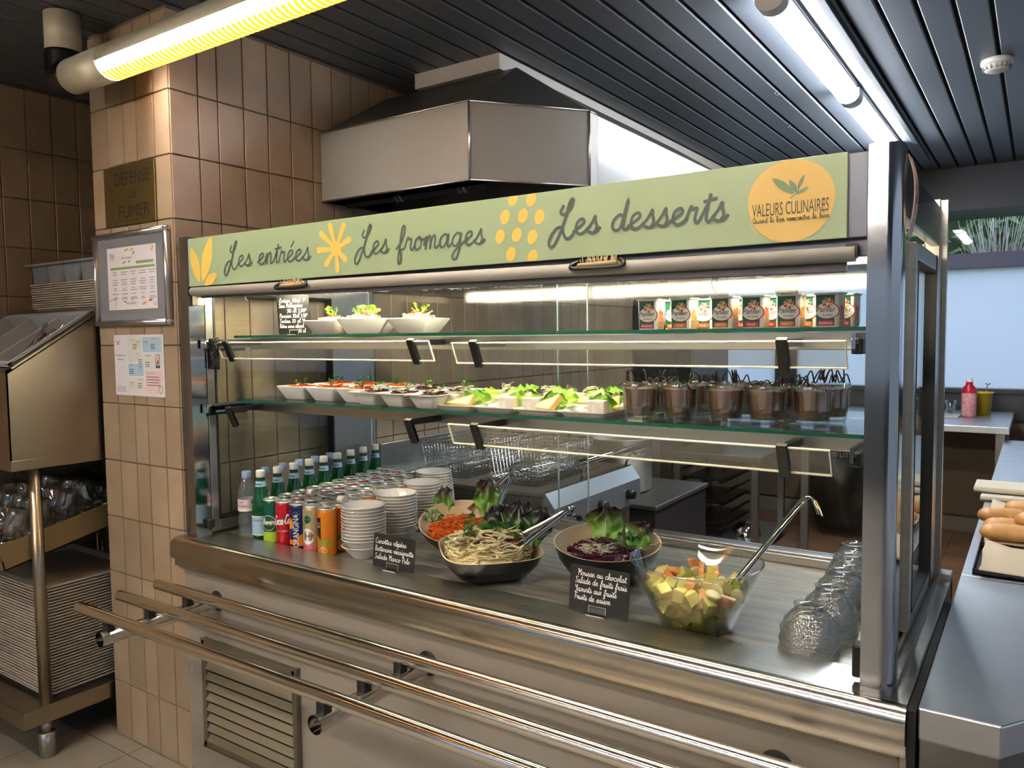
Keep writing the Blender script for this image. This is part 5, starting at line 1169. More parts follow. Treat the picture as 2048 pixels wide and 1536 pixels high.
def cards():
    bk = M('chalk_black_card', '131210', .55); ch = M('chalk_white', 'f1efe6', .7); ac = G('clear_stand', 'f4f4f0', 2.0, base=.06)
    def card(lab, x, y, z, w, h, rz, lean, lines, lw, xh, roll=0.0):
        t = thing('menu_card', lab, 'card', (x, y, z), rz); X = Matrix.Rotation(lean, 4, 'X') @ Matrix.Rotation(roll, 4, 'Y')
        mb = MB(); mb.prism(rrect(-w/2, w/2, .002, h, .006, 4), -.001, .001, lambda u, v, q: (u, q, v), X=X); mb.build('black_card', bk, t)
        mb = MB(); f = lambda u, v, q: (u, -.001-q, v)
        for s_, u, v, wd in lines: script(mb, s_, -w/2+u, v, xh, lw, f, .0004, width=wd, slant=.12, k=3, X=X)
        mb.build('handwriting', ch, t, recalc=False)
        mb = MB(); mb.box(-.022, .022, -.004, -.0022, 0, .018, 0, X); mb.box(-.022, .022, .0022, .004, 0, .018, 0, X); mb.box(-.03, .03, -.016, .016, 0, .002)
        e = M('stand_edge', 'd7d4c8', .3) if 'stand_edge' not in bpy.data.materials else bpy.data.materials['stand_edge']
        for a in ((-.022, -.0212), (.0212, .022)): mb.box(a[0], a[1], -.0043, -.004, 0, .018, 1, X)
        mb.box(-.022, .022, -.0043, -.004, .0172, .018, 1, X); mb.box(-.022, .022, -.0165, -.016, 0, .002, 1)
        mb.build('clear_holder', [ac, e], t)
    card('black chalk card listing Carottes râpées standing before the bowl stacks', .812, .080, ZC, .150, .092, 0.0, -.10,
         (('Carottes râpées', .008, .066, .112), ('Betterave vinaigrette', .007, .045, .140), ('Salade Marco Polo', .007, .024, .128)), .0015, .0075)
    card('black chalk card listing Mousse au chocolat standing before the fruit bowl', 1.437, .078, ZC, .150, .104, 0.0, -.12,
         (('Mousse au chocolat', .020, .082, .122), ('Salade de fruits frais', .014, .064, .130), ('Yaourts aux fruits', .014, .045, .106), ('Fruits de saison', .014, .027, .092)), .0015, .0072, .0)
    card('black price card listing drinks standing on the upper glass shelf', .185, .30, ZU, .160, .138, 0.0, .06,
         (('Evian 50cl 1€', .014, .110, .130), ('San Pellegrino', .010, .093, .118), ('50 cl 1,50€', .050, .076, .095), ('Perrier 33cl 1,10€', .010, .059, .138), ('Sodas 33 cl 1€', .010, .042, .125), ('Bière sans alcool', .008, .025, .120), ('33 cl', .10, .009, .035)), .0017, .0066)
cards()

# ================================================================== WALL NOTICES, TROLLEY, KITCHEN
def notices():
    br = M('aged_brass', '6d5f35', .35, .7, var=.2, vs_=9); ink = M('engraved_black', '1b1710', .6); ch = CHROME
    t = thing('engraved_plate', 'old bronze plate reading DÉFENSE DE FUMER on the tiled column', 'sign', (0, 0, 0)); f = onY(-.005)
    mb = MB(); mb.box(-.405, -.103, -.005, .001, 1.802, 1.999); mb.build('plate', br, t, bev=.002)
    mb = MB(); text(mb, 'DÉFENSE', -.232, 1.934, .043, f, .0006, width=.205, align='CENTER'); text(mb, 'DE', -.232, 1.888, .029, f, .0006, width=.048, align='CENTER'); text(mb, 'FUMER', -.226, 1.826, .043, f, .0006, width=.180, align='CENTER'); text(mb, "DECRET No 77-1042 DU 12 SEPTEMBRE 1977", -.24, 1.815, .005, f, .0006, width=.20, align='CENTER'); mb.build('engraving', ink, t, recalc=False)
    # snap frame with the weekly menu
    t = thing('notice_frame', 'silver framed grey notice board with a white menu sheet on the column', 'notice board', (0, 0, 0)); x0, x1, z0, z1 = -.474, -.030, 1.466, 1.784
    mb = MB(); mb.box(x0+.01, x1-.01, -.010, 0, z0+.01, z1-.01); mb.build('backing_board', M('board_grey', '7b7d84', .5), t)
    fr = M('anodised_frame', 'b5b4b2', .3, .9); c = .012
    for p, q in (((x0+c, z0+.004), (x0+c, z1-.004)), ((x1-c, z0+.004), (x1-c, z1-.004)), ((x0+.004, z0+c), (x1-.004, z0+c)), ((x0+.004, z1-c), (x1-.004, z1-c))):
        mb = MB(); mb.tube([(p[0], -.010, p[1]), (q[0], -.010, q[1])], .0125, 16, flat=.8); mb.build('frame_profile', fr, t)
    for x in (x0+c, x1-c):
        for z in (z0+c, z1-c): mb = MB(); mb.lathe([(0, -.0125)]+[(.0125*math.cos(a), .0125*math.sin(a)) for a in [-PI/2+PI*i/10 for i in range(1, 10)]]+[(0, .0125)], 16, c=(x, -.0105, z)); mb.build('corner_cap', CHROME, t)
    s = M('sheet_white', 'dcd7db', .6); ye, gn, dk, pk = M('menu_yellow', 'd9a93a', .5), M('menu_green', '86a06a', .5), M('menu_ink', '43464c', .6), M('menu_red', 'b0445a', .5)
    m = thing('menu_sheet', 'white menu sheet with green header bands pinned inside the silver frame', 'paper', (0, 0, 0)); mb = MB(); mb.box(-.390, -.100, -.0125, -.0108, 1.522, 1.730); mb.build('sheet', s, m); f = onY(-.0125); h = .0004
    mb = MB(); text(mb, 'Au menu', -.270, 1.690, .0095, f, h, width=.060, mi=0, align='CENTER'); text(mb, 'Bon appétit !', -.250, 1.540, .0085, f, h, width=.066, align='CENTER')
    mb.face([(-.372, 1.656), (-.108, 1.656), (-.108, 1.664), (-.372, 1.664)], f, h, 2); mb.face([(-.215, 1.671), (-.115, 1.671), (-.115, 1.680), (-.215, 1.680)], f, h, 2); r = random.Random(3)
    for cidx in range(5):
        x = -.345+.055*cidx
        for z in (1.648, 1.640, 1.622, 1.614, 1.606, 1.594, 1.587, 1.575, 1.563, 1.558): 
            w = r.uniform(.008, .022); mb.ribbon([(x-w, z), (x+w, z)], .0016, f, h, 0)
    for p, q, w, mi in (((-.285, 1.716), (-.255, 1.722), .006, 1), ((-.255, 1.716), (-.225, 1.722), .006, 1), ((-.125, 1.705), (-.112, 1.727), .008, 1), ((-.30, 1.675), (-.272, 1.682), .006, 1), ((-.19, 1.536), (-.158, 1.546), .008, 1), ((-.125, 1.552), (-.150, 1.548), .007, 3), ((-.26, 1.676), (-.250, 1.685), .005, 0), ((-.235, 1.70), (-.222, 1.715), .005, 0), ((-.295, 1.551), (-.283, 1.547), .005, 0), ((-.255, 1.555), (-.235, 1.552), .004, 1)): mb.face(lens(p, q, w, 6), f, h, mi)
    for i in range(6): mb.face(ell(-.365+.012*(i % 2), 1.704-.009*(i//2), .0016, .0016, 8), f, h, 3 if i == 4 else 0); mb.face(ell(-.118+.007*(i % 3), 1.540-.006*(i//3), .0018, .0018, 8), f, h, 0)
    for i in range(3): mb.ribbon([(-.376, 1.708-.006*i), (-.345, 1.708-.006*i)], .0016, f, h, 0)
    mb.ribbon(smooth([(-.385, 1.553), (-.355, 1.557), (-.340, 1.545), (-.352, 1.530)], 4), .003, f, h, 1); mb.build('print', [dk, ye, gn, pk], m, recalc=False)
    # meat traceability poster
    m = thing('flyer', 'white flyer with blue and pink boxes taped to the column below the silver frame', 'poster', (0, 0, 0)); mb = MB(); mb.box(-.389, -.095, -.0016, 0, 1.233, 1.438); mb.build('sheet', s, m); f = onY(-.0016)
    mb = MB(); bl, pki, cr, yl = 1, 2, 3, 4
    for a, b, c_, d, mi in ((-.215, -.105, 1.380, 1.430, bl), (-.305, -.215, 1.300, 1.340, bl), (-.205, -.105, 1.245, 1.318, pki), (-.215, -.105, 1.325, 1.374, cr), (-.305, -.222, 1.346, 1.432, cr), (-.305, -.215, 1.250, 1.295, cr)): mb.face(rrect(a, b, c_, d, .006, 3), f, .0003, mi)
    text(mb, 'Traçabilité des', -.352, 1.366, .007, f, .0006, width=.062, align='CENTER'); text(mb, 'Viandes', -.352, 1.352, .007, f, .0006, width=.036, align='CENTER')
    for x, z, b in ((-.272, 1.418, 'Boeuf'), (-.150, 1.422, 'Volailles'), (-.245, 1.372, 'Veau'), (-.185, 1.366, 'Volaille'), (-.285, 1.334, 'Porc'), (-.235, 1.286, 'Agneau'), (-.175, 1.308, 'Viande hachée')): text(mb, b, x, z, .006, f, .0006, width=.006*len(b)*.72, align='CENTER', mi=6)
    for x, z in ((-.262, 1.405), (-.155, 1.405), (-.232, 1.354), (-.190, 1.346), (-.285, 1.322), (-.240, 1.275)):
        for k in range(3): mb.ribbon([(x-.012, z-.0065*k), (x+.012, z-.0065*k)], .0022, f, .0006, 0)
    for k in range(4): mb.ribbon([(-.198, 1.298-.009*k), (-.125+.006*(k % 2), 1.298-.009*k)], .0022, f, .0006, 0); mb.ribbon([(-.382, 1.262-.005*k), (-.322, 1.262-.005*k)], .001, f, .0006, 0)
    mb.face([(-.142, 1.328), (-.118, 1.328), (-.118, 1.372), (-.142, 1.372)], f, .0006, 0); mb.face([(-.139, 1.336), (-.121, 1.336), (-.121, 1.370), (-.139, 1.370)], f, .0008, 5); mb.face(lens((-.134, 1.336), (-.126, 1.356), .012, 6), f, .001, 7); mb.face(ell(-.130, 1.361, .0045, .0045, 12), f, .001, 4)
    n = 24; mb.ribbon([(-.118+.010*math.cos(2*PI*k/n), 1.258+.012*math.sin(2*PI*k/n)) for k in range(n+1)], .003, f, .0008, 6)
    for x, z, s_ in ((-.242, 1.405, 1), (-.195, 1.405, 1), (-.232, 1.322, .8), (-.286, 1.268, 1)): # small line drawings of animals
        mb.ribbon(smooth([(x-.012*s_, z+.008), (x-.006*s_, z+.010), (x+.008*s_, z+.009), (x+.013*s_, z+.013)], 3), .0014, f, .0006, 0); mb.ribbon([(x-.010*s_, z+.008), (x-.010*s_, z-.008)], .0012, f, .0006, 0); mb.ribbon([(x+.006*s_, z+.008), (x+.006*s_, z-.008)], .0012, f, .0006, 0)
    mb.ribbon([(-.372, 1.418), (-.364, 1.405)], .003, f, .0006, 0); mb.ribbon([(-.355, 1.418), (-.362, 1.405)], .003, f, .0006, 0)
    mb.build('print', [dk, M('box_blue', 'a9c4d6', .5), M('box_pink', 'e4c6c4', .5), M('box_cream', 'd6d4cc', .5), ye, s, gn, pk], m, recalc=False)
notices()

def trolley():
    t = thing('cutlery_trolley', 'stainless self-service trolley with sloping cutlery top standing beside the tiled column', 'trolley', (0, 0, 0)); X0, X1, Y0, Y1 = -1.21, -.503, -.296, .40
    TS = M('trolley_steel', 'a89c88', .30, 1, var=.1, vs_=3, rvar=.06)
    side = [(Y0, 1.032), (Y0, 1.318), (.03, 1.53), (Y1, 1.53), (Y1, 1.032)]
    for a in (X0, X1-.004): mb = MB(); mb.prism(side, a, a+.004, lambda u, v, w: (w, u, v)); mb.build('side_panel', TS, t)
    mb = MB(); mb.box(X0, X1, Y0, Y0+.004, 1.032, 1.318); mb.build('front_panel', TS, t)
    mb = MB(); mb.box(X0, X1, .03, Y1, 1.522, 1.53); mb.box(X0, X1, Y1-.004, Y1, 1.032, 1.53); mb.build('rear_top', TS, t)
    sl = math.atan2(.212, .326); X = Matrix.Translation((X0, Y0, 1.318)) @ Matrix.Rotation(sl, 4, 'X'); L_ = .389; Wd = X1-X0
    mb = MB(); e = .022
    for a, b, c, d in ((0, e, 0, L_), (Wd-e, Wd, 0, L_), (0, Wd, 0, e), (0, Wd, L_-e, L_)): mb.box(a, b, c, d, -.004, .006, 0, X)
    mb.build('sloping_rim', TS, t)
    mb = MB(); mb.box(X0, X1, Y0, Y1, .996, 1.032); mb.build('upper_frame', TS, t, bev=.002)
    mb = MB(); mb.box(X0, X1, Y0, Y1, .128, .187); mb.build('lower_shelf', TS, t, bev=.003)
    for x in (X0+.032, X1-.030):
        for y in (-.213, .33):
            mb = MB(); mb.tube([(x, y, .187), (x, y, .998)], .0195, 24); l = mb.build('leg', TS, t)
            mb = MB(); mb.lathe([(0, 0), (.022, 0), (.024, .004), (.024, .018), (.0265, .022), (.0265, .085), (.022, .088), (0, .088)], 24, c=(x, y, .0)); mb.tube([(x, y, .085), (x, y, .13)], .016, 16); mb.build('levelling_foot', STEEL, l)
    XT = Matrix.Translation((0, -.31, .668)) @ Matrix.Rotation(.21, 4, 'X'); g = MB(); tb = M('tan_tray_metal', '8c7a58', .4, .5)
    x0, x1 = X0+.06, X1-.052; g.box(x0, x1, 0, .62, -.004, 0, 0, XT); g.box(x0, x1, 0, .004, 0, .030, 0, XT)
    for a in (x0, x1-.004): g.box(a, a+.004, 0, .62, -.004, .082, 0, XT)
    g.box(x0, x1, .616, .62, 0, .08, 0, XT); g.build('sloping_tray', tb, t)
    # grey cutlery insert in the top
    gp = M('grey_plastic', 'a4a8ab', .4); ins = thing('cutlery_insert', 'grey plastic cutlery insert sunk into the sloping trolley top', 'cutlery tray', (0, 0, 0)); mb = MB(); a, b, c, d = .05, Wd-.035, .03, L_-.03
    for p in ((a, a+.02, c, d), (b-.02, b, c, d), (a, b, c, c+.02), (a, b, d-.02, d)): mb.box(p[0], p[1], p[2], p[3], .006, .014, 0, X)
    for p in ((a+.016, a+.02, c, d), (b-.02, b-.016, c, d), (a, b, c+.016, c+.02), (a, b, d-.02, d-.016)): mb.box(p[0], p[1], p[2], p[3], -.10, .008, 0, X)
    for k in (1, 2): q = a+(b-a)*k/3; mb.box(q-.006, q+.006, c+.016, d-.016, -.10, .004, 0, X)
    mb.box(a+.016, b-.016, c+.016, d-.016, -.104, -.10, 0, X); mb.build('insert_shell', gp, ins, bev=.003)
    fk = None
    for i in range(9):
        lb = 'steel fork lying in the cutlery insert of the sloping trolley top'
        if fk is None:
            mb = MB(); mb.tube(smooth([(0, -.10, 0), (0, -.05, .002), (0, .02, 0), (0, .055, -.004)], 4), [.005]*13, 8, flat=.35)
            mb.box(-.012, .012, .055, .065, -.006, -.003)
            for k in range(4): mb.box(-.012+.0066*k, -.0085+.0066*k, .065, .105, -.006, -.0035)
            fk = o = mb.build('fork', CHROME, bev=.0008)
        else: o = dup(fk)
        tag(o, lb, 'fork', 'forks in the cutlery insert'); p = X @ Vector((Wd-.205+.014*i, .155+.010*(i % 3), -.030+.006*(i % 4))); o.location = p; o.rotation_euler = (sl+.35+.12*(i % 3), .5*(-1)**i, -.35+.07*i)
    # trays
    tm = M('pale_tray', 'c9c1b3', .45, var=.06); hw, hd = .262, .185; mb = MB(); vs, fs = [], []
    P = [(.0, 0, .02), (-.024, .0, .02), (-.020, .002, .022), (-.013, .0140, .03), (0, .0155, .032), (0, .019, .032), (-.006, .0185, .03), (-.024, .005, .022), (-.05, .0035, .02)]; P = P[1:]
    for s_, z, r in P: vs += [(u, v, z) for u, v in rrect(-hw-s_, hw+s_, -hd-s_, hd+s_, r, 4)] if False else [(u, v, z) for u, v in rrect(-(hw+s_), hw+s_, -(hd+s_), hd+s_, r, 4)]
    n = 20
    for i in range(len(P)-1):
        for q in range(n): fs.append((i*n+q, i*n+(q+1) % n, (i+1)*n+(q+1) % n, (i+1)*n+q))
    fs += [list(range(n))[::-1], list(range((len(P)-1)*n, len(P)*n))]; mb.add(vs, fs, 0, False); tr = mb.build('meal_tray', tm); first = True
    for cx, cy, z0, n_, nm in ((-.842, .237, 1.530, 12, 'the stack on the trolley top'), (-.806, -.022, .187, 36, 'the tall stack on the lower trolley shelf')):
        for k in range(n_):
            o = tr if first else dup(tr); first = False; o.location = (cx+rnd.uniform(-.0015, .0015)+(-.004 if (n_ == 12 and k > 9) else 0), cy+rnd.uniform(-.001, .001), z0+k*(.0085 if n_ == 12 else .0106))
            w = 'topmost' if k == n_-1 else 'bottom' if k == 0 else ordw(n_-k)+' from the top'; tag(o, 'pale meal tray, %s in %s' % (w, nm), 'tray', 'stacked meal trays')
    cb = thing('cutlery_bin', 'grey plastic cutlery bin with four compartments on top of the tray stack', 'cutlery bin', (-.862, .20, 1.6435)); bp = M('blue_grey_plastic', '7d838a', .45)
    mb = MB(); mb.prism(rrect(-.285, .285, -.15, .15, .03, 4), .070, .080); mb.build('bin_rim', bp, cb, bev=.003)
    for k in range(4):
        mb = MB(); c = -.188+.125*k; vs, fs = [], []; P = [(.044, 0, .02), (.050, .006, .022), (.056, .045, .022), (.059, .071, .02)]
        for s_, z, r in P: vs += [(c+u, v, z) for u, v in rrect(-s_, s_, -.135, .135, r, 4)]
        for i in range(3):
            for q in range(20): fs.append((i*20+q, i*20+(q+1) % 20, (i+1)*20+(q+1) % 20, (i+1)*20+q))
        fs.append(list(range(20))[::-1]); mb.add(vs, fs, 0, True); mb.build('compartment', bp, cb)
    # glasses heaped on the sloping tray
    mb = MB(); P = [(.036, 0), (.0375, .004), (.036, .03), (.031, .070), (.028, .078), (0, .079)]; mb.lathe(P, 12, sm=True); mb.lathe([(r*.93, z-.002) for r, z in P[:-2][::-1]], 12); gl = mb.build('drinking_glass', TUMBLER, recalc=False); first = True; r = random.Random(5)
    for lay, (nx, ny) in enumerate(((7, 6), (6, 4))):
        for i in range(nx):
            for j in range(ny):
                p = XT @ Vector((x0+.045+.080*i+(.04 if lay else 0), .05+.088*j+(.05 if lay else 0), .001+.080*lay)); o = gl if first else dup(gl); first = False
                o.location = p; o.rotation_euler = (.21+r.uniform(-.12, .12)*lay, r.uniform(-.15, .15)*lay, r.uniform(0, 3)); tag(o, ('upturned glass lying on top of the heap in the sloping trolley tray' if lay else 'upturned glass standing on the bottom of the sloping trolley tray'), 'drinking glass', ('upper' if lay else 'lower')+' layer of glasses in the trolley tray')
trolley()

def kitchen():
    dk = M('dark_oven_black', '17181a', .3); ks = M('kitchen_steel', 'a6a39d', .32, .9, var=.12, vs_=4, rvar=.08)
    t = thing('fryer_range', 'steel fryer range under the hood behind the glass case', 'range', (0, 0, 0))
    mb = MB(); mb.box(-.015, .78, .90, 1.62, .10, .835); mb.build('range_body', ks, t, bev=.004)
    mb = MB(); mb.box(-.015, .79, .89, 1.63, .835, .852); mb.box(-.015, .0, .89, 1.63, .85, .98); mb.build('range_top', STEEL, t, bev=.003)
    mb = MB(); mb.prism([(.78, .70), (.83, .70), (.83, .80), (.792, .852), (.78, .852)], .90, 1.62, lambda u, v, w: (u, w, v)); mb.build('control_panel', M('control_steel', 'c3c7cc', .3, .8), t)
    mb = MB(); mb.tube([(.80, 1.12, .93), (.80, 1.75, .93)], .014, 14); [mb.tube([(.77, y, .852), (.80, y, .93)], .006, 8) for y in (1.2, 1.6)]; mb.build('hand_rail', CHROME, t)
    for y in (1.0, 1.25, 1.5): mb = MB(); mb.lathe([(0, .03), (.018, .03), (.022, .0), (0, 0)], 18, X=Matrix.Translation((.83, y, .75)) @ Matrix.Rotation(PI/2, 4, 'Y')); mb.build('knob', BLACK, t)
    for k in (0, 1):
        mb = MB(); x0 = .08+.34*k; mb.box(x0, x0+.28, 1.0, 1.5, .8525, .854); mb.build('oil_well', M('oil_dark', '2a2016', .08), t)
        b = thing('frying_basket', ('wire frying basket resting on the range beside the tiled wall', 'wire frying basket on the control panel half of the range')[k], 'basket', (x0+.14, 1.25, .862)); mb = MB(); w, l, h = .12, .22, .12
        for i in range(15): u = -w+2*w*i/14; mb.tube([(u, -l, h), (u*.9, -l*.92, 0), (u*.9, l*.92, 0), (u, l, h)], .0011, 4)
        for i in range(19): v = -l+2*l*i/18; mb.tube([(-w, v, h), (-w*.9, v*.92, 0), (w*.9, v*.92, 0), (w, v, h)], .0011, 4)
        for i in range(7): z = h*(i+1)/7; s_ = .9+.1*(i+1)/7; mb.tube([(-w*s_, -l*s_, z), (w*s_, -l*s_, z), (w*s_, l*s_, z), (-w*s_, l*s_, z)], .0011 if i < 6 else .003, 4, closed=True)
        mb.build('wire_mesh', CHROME, b); mb = MB(); mb.tube(smooth([(0, l, h), (0, l+.05, h+.03), (0, l+.14, h+.04)]), .008, 8); mb.build('basket_handle', BLACK, b)
    t = thing('low_stove', 'black-fronted low stove carrying a big steel pot behind the glass', 'stove', (0, 0, 0)); mb = MB(); mb.box(.12, .82, 1.80, 2.45, .02, .62); mb.build('stove_body', M('speckled_black', '1c1c1e', .35, c2='3a3a3c', vs_=160), t, bev=.004); mb = MB(); mb.box(.11, .83, 1.79, 2.46, .62, .64); mb.build('stove_top', ks, t, bev=.003)
    t = thing('stock_pot', 'big steel stock pot with loop handles on the low stove', 'pot', (.50, 2.08, .64)); mb = MB(); mb.lathe([(0, 0), (.15, 0), (.165, .015), (.165, .26), (.170, .262), (.170, .268), (.162, .268), (.160, .02), (0, .012)], 36); mb.build('pot_body', M('pot_aluminium', 'a49d94', .38, .8), t)
    for s_ in (-1, 1): mb = MB(); mb.tube(smooth([(.165*s_*.83, -.03-.09, .21), (.20*s_*.83+.01*s_, -.03-.115, .205), (.215*s_*.83, .0-.11, .20), (.20*s_*.83, .03-.09, .205), (.165*s_*.85, .03-.08, .21)], 4), .007, 8); mb.build('loop_handle', CHROME, t)
    t = thing('steel_cabinet', 'tall narrow steel cabinet with black door handle behind the glass', 'cabinet', (0, 0, 0)); mb = MB(); mb.box(-.01, .20, 2.75, 3.30, .0, 1.05); mb.build('cabinet_body', ks, t, bev=.004); mb = MB(); mb.tube(smooth([(.21, 2.80, .62), (.25, 2.80, .60), (.26, 2.80, .72), (.23, 2.80, .85), (.205, 2.80, .84)]), .014, 10); mb.build('door_handle', BLACK, t)
    t = thing('combi_oven', 'dark combi oven with round-cornered glass door standing on its open rack', 'oven', (0, 0, 0)); mb = MB(); mb.box(-.01, .40, 3.35, 4.05, .78, 1.72); mb.build('oven_body', M('oven_grey', '4a4947', .35, .7), t, bev=.01)
    mb = MB(); mb.prism(rrect(.0, .30, .86, 1.66, .08, 6), 3.335, 3.35, lambda u, v, w: (u, w, v)); mb.build('oven_door', M('oven_glass', '1d1e20', .12), t)
    mb = MB(); mb.tube([(.30+.10*math.cos(a)-.14, 3.33, 1.45+.14*math.sin(a)) for a in [PI*i/16 for i in range(17)]], .018, 8); mb.build('door_seal', RUBBER, t); mb = MB(); mb.box(.31, .39, 3.338, 3.35, .9, 1.6); mb.build('control_strip', M('strip_black', '0c0c0d', .2), t)
    t = thing('oven_rack', 'open steel oven stand with tray runners standing on the kitchen floor', 'rack', (0, 0, 0)); mb = MB()
    for x in (.26, .78):
        for y in (3.45, 4.05): mb.box(x-.02, x+.02, y-.02, y+.02, .0, .62)
    mb.build('stand_post', ks, t); mb = MB(); mb.box(.23, .82, 3.42, 4.10, .60, .64); mb.build('stand_top', STEEL, t, bev=.003); mb = MB(); mb.box(.23, .82, 3.42, 4.10, .06, .08); mb.build('stand_base', ks, t)
    for k in range(6): mb = MB(); z = .14+.075*k; mb.box(.28, .30, 3.45, 4.05, z, z+.012); mb.box(.54, .56, 3.45, 4.05, z, z+.012); mb.build('tray_runner', dk, t)
    for k, z in enumerate((.155, .305, .455)):
        mb = MB(); mb.box(.285, .555, 3.47, 4.03, z, z+.004); mb.box(.285, .555, 3.47, 3.474, z, z+.02); tag(mb.build('oven_tray', M('dark_tray', '2d2b29', .3, .6)), 'dark oven tray on the %s level of the open oven stand' % ('lowest', 'middle', 'top')[k], 'tray')
    t = thing('mixing_bowl', 'shiny upturned steel bowl lying inside the open oven stand', 'bowl', (.66, 3.65, .08)); mb = MB(); mb.lathe([(.10, 0), (.09, .05), (.05, .085), (0, .09)], 24); mb.build('bowl_shell', CHROME, t)
    t = thing('waste_bag_holder', 'bin bag holder with red lid and sagging black bag marked 100 LITRES', 'bin', (1.12, 4.30, 0)); mb = MB(); vs, fs = [], []; q = random.Random(8); n = 28
    for i in range(12):
        z = .06+.66*i/11
        for k in range(n):
            a = 2*PI*k/n; r_ = (.235-.05*abs(i-5)/6*(1 if i > 5 else 1.7))*(1+.05*math.sin(5*a+i*.6)+.03*math.sin(9*a-i)+q.uniform(-.015, .015)); vs.append((r_*math.cos(a), r_*.8*math.sin(a), z))
    for i in range(11):
        for k in range(n): fs.append((i*n+k, i*n+(k+1) % n, (i+1)*n+(k+1) % n, (i+1)*n+k))
    fs.append(list(range(n))[::-1]); mb.add(vs, fs, 0, True); mb.build('black_bag', M('bin_bag', '1b1a17', .28), t); mb = MB(); mb.lathe([(0, .79), (.16, .785), (.20, .765), (.20, .75), (0, .75)], 28, sx=1.1, sy=.8); mb.build('red_lid', M('lid_red', 'a81f22', .35), t)
    mb = MB(); f = lambda u, v, w: (.0+u, -.203-w-.02*0, v); text(mb, '100 LITRES', .06, .58, .03, f, .01, width=.20, align='CENTER'); mb.build('bag_print', M('bag_print', 'a8a59d', .6), t, recalc=False)
    for s_ in (-1, 1): mb = MB(); mb.tube([(s_*.25, .05, 0), (s_*.25, .05, .76)], .012, 10); mb.build('stand_leg', ks, t)
    # back table with things on it
    t = thing('work_table', 'stainless work table below the frosted windows', 'table', (0, 0, 0)); mb = MB(); mb.box(.95, 2.12, 3.74, 4.74, .83, .87); mb.build('tabletop', STEEL_C, t, bev=.003)
    for x in (1.0, 2.075):
        for y in (3.80, 4.69): mb = MB(); mb.box(x-.022, x+.022, y-.022, y+.022, 0, .83); mb.build('leg', ks, t)
    T = .87; t = thing('squeeze_bottle', 'red capped pink squeeze bottle on the back work table', 'bottle', (1.885, 4.28, T)); mb = MB(); mb.lathe([(0, 0), (.038, 0), (.042, .006), (.042, .15), (.040, .165), (.030, .19)], 24); mb.build('bottle_body', M('pink_print', 'd97f86', .4, c2='e9b9b6', vs_=50), t)
    mb = MB(); mb.lathe([(.042, .155), (.043, .16), (.040, .185), (.022, .205), (.020, .225), (0, .225)], 24); mb.build('red_sleeve', M('bottle_red', 'b8142c', .35), t); mb = MB(); mb.lathe([(.021, .225), (.021, .243), (.015, .248), (0, .248)], 18); mb.build('cap', M('bottle_cap_white', 'e9dfe0', .4), t)
    t = thing('yellow_tub', 'yellow plastic tub with handle behind the red squeeze bottle', 'tub', (1.945, 4.48, T)); mb = MB(); mb.lathe([(0, .003), (.05, 0), (.062, .14), (.068, .142), (.068, .150), (.060, .150), (.048, .006), (0, .006)], 28); mb.build('tub_body', M('tub_yellow', 'd9b832', .4), t); mb = MB(); mb.tube(smooth([(-.068, 0, .145), (-.085, 0, .13), (-.083, 0, .09), (-.065, 0, .08)]), .004, 6); mb.build('tub_handle', M('tub_yellow_dark', 'c9a728', .4), t)
    t = MB(); t.tube([(0, 0, .02), (.03, 0, .19)], .004, 6); t.lathe([(0, -.012), (.02, 0), (0, .006)], 12, c=(.032, 0, .205)); tag(t.build('spoon', CHROME, loc=(1.945, 4.48, T)), 'metal spoon standing in the yellow tub', 'spoon')
    t = MB(); t.lathe([(0, .004), (.026, 0), (.036, .085), (.034, .085), (.0245, .008), (0, .01)], 18); tag(t.build('tumbler', TUMBLER, loc=(1.765, 4.50, T), recalc=False), 'empty clear tumbler standing on the back work table', 'glass')
    t = MB(); t.box(-.12, .10, -.12, .10, 0, .012); tag(t.build('cutting_board', M('board_pale', 'b9b6b0', .4), loc=(1.74, 4.25, T), bev=.003), 'small pale board lying beside the squeeze bottle', 'board')
    t = thing('steel_caddy', 'stacked steel containers on the back table behind the side door of the case', 'container', (1.56, 4.2, T)); 
    for k in range(3): mb = MB(); mb.box(-.11, .11, -.15, .15, .07*k, .07*k+.052); mb.box(-.125, .125, -.165, .165, .07*k+.052, .07*k+.06); mb.build('container', STEEL_P, t, bev=.008)
kitchen()

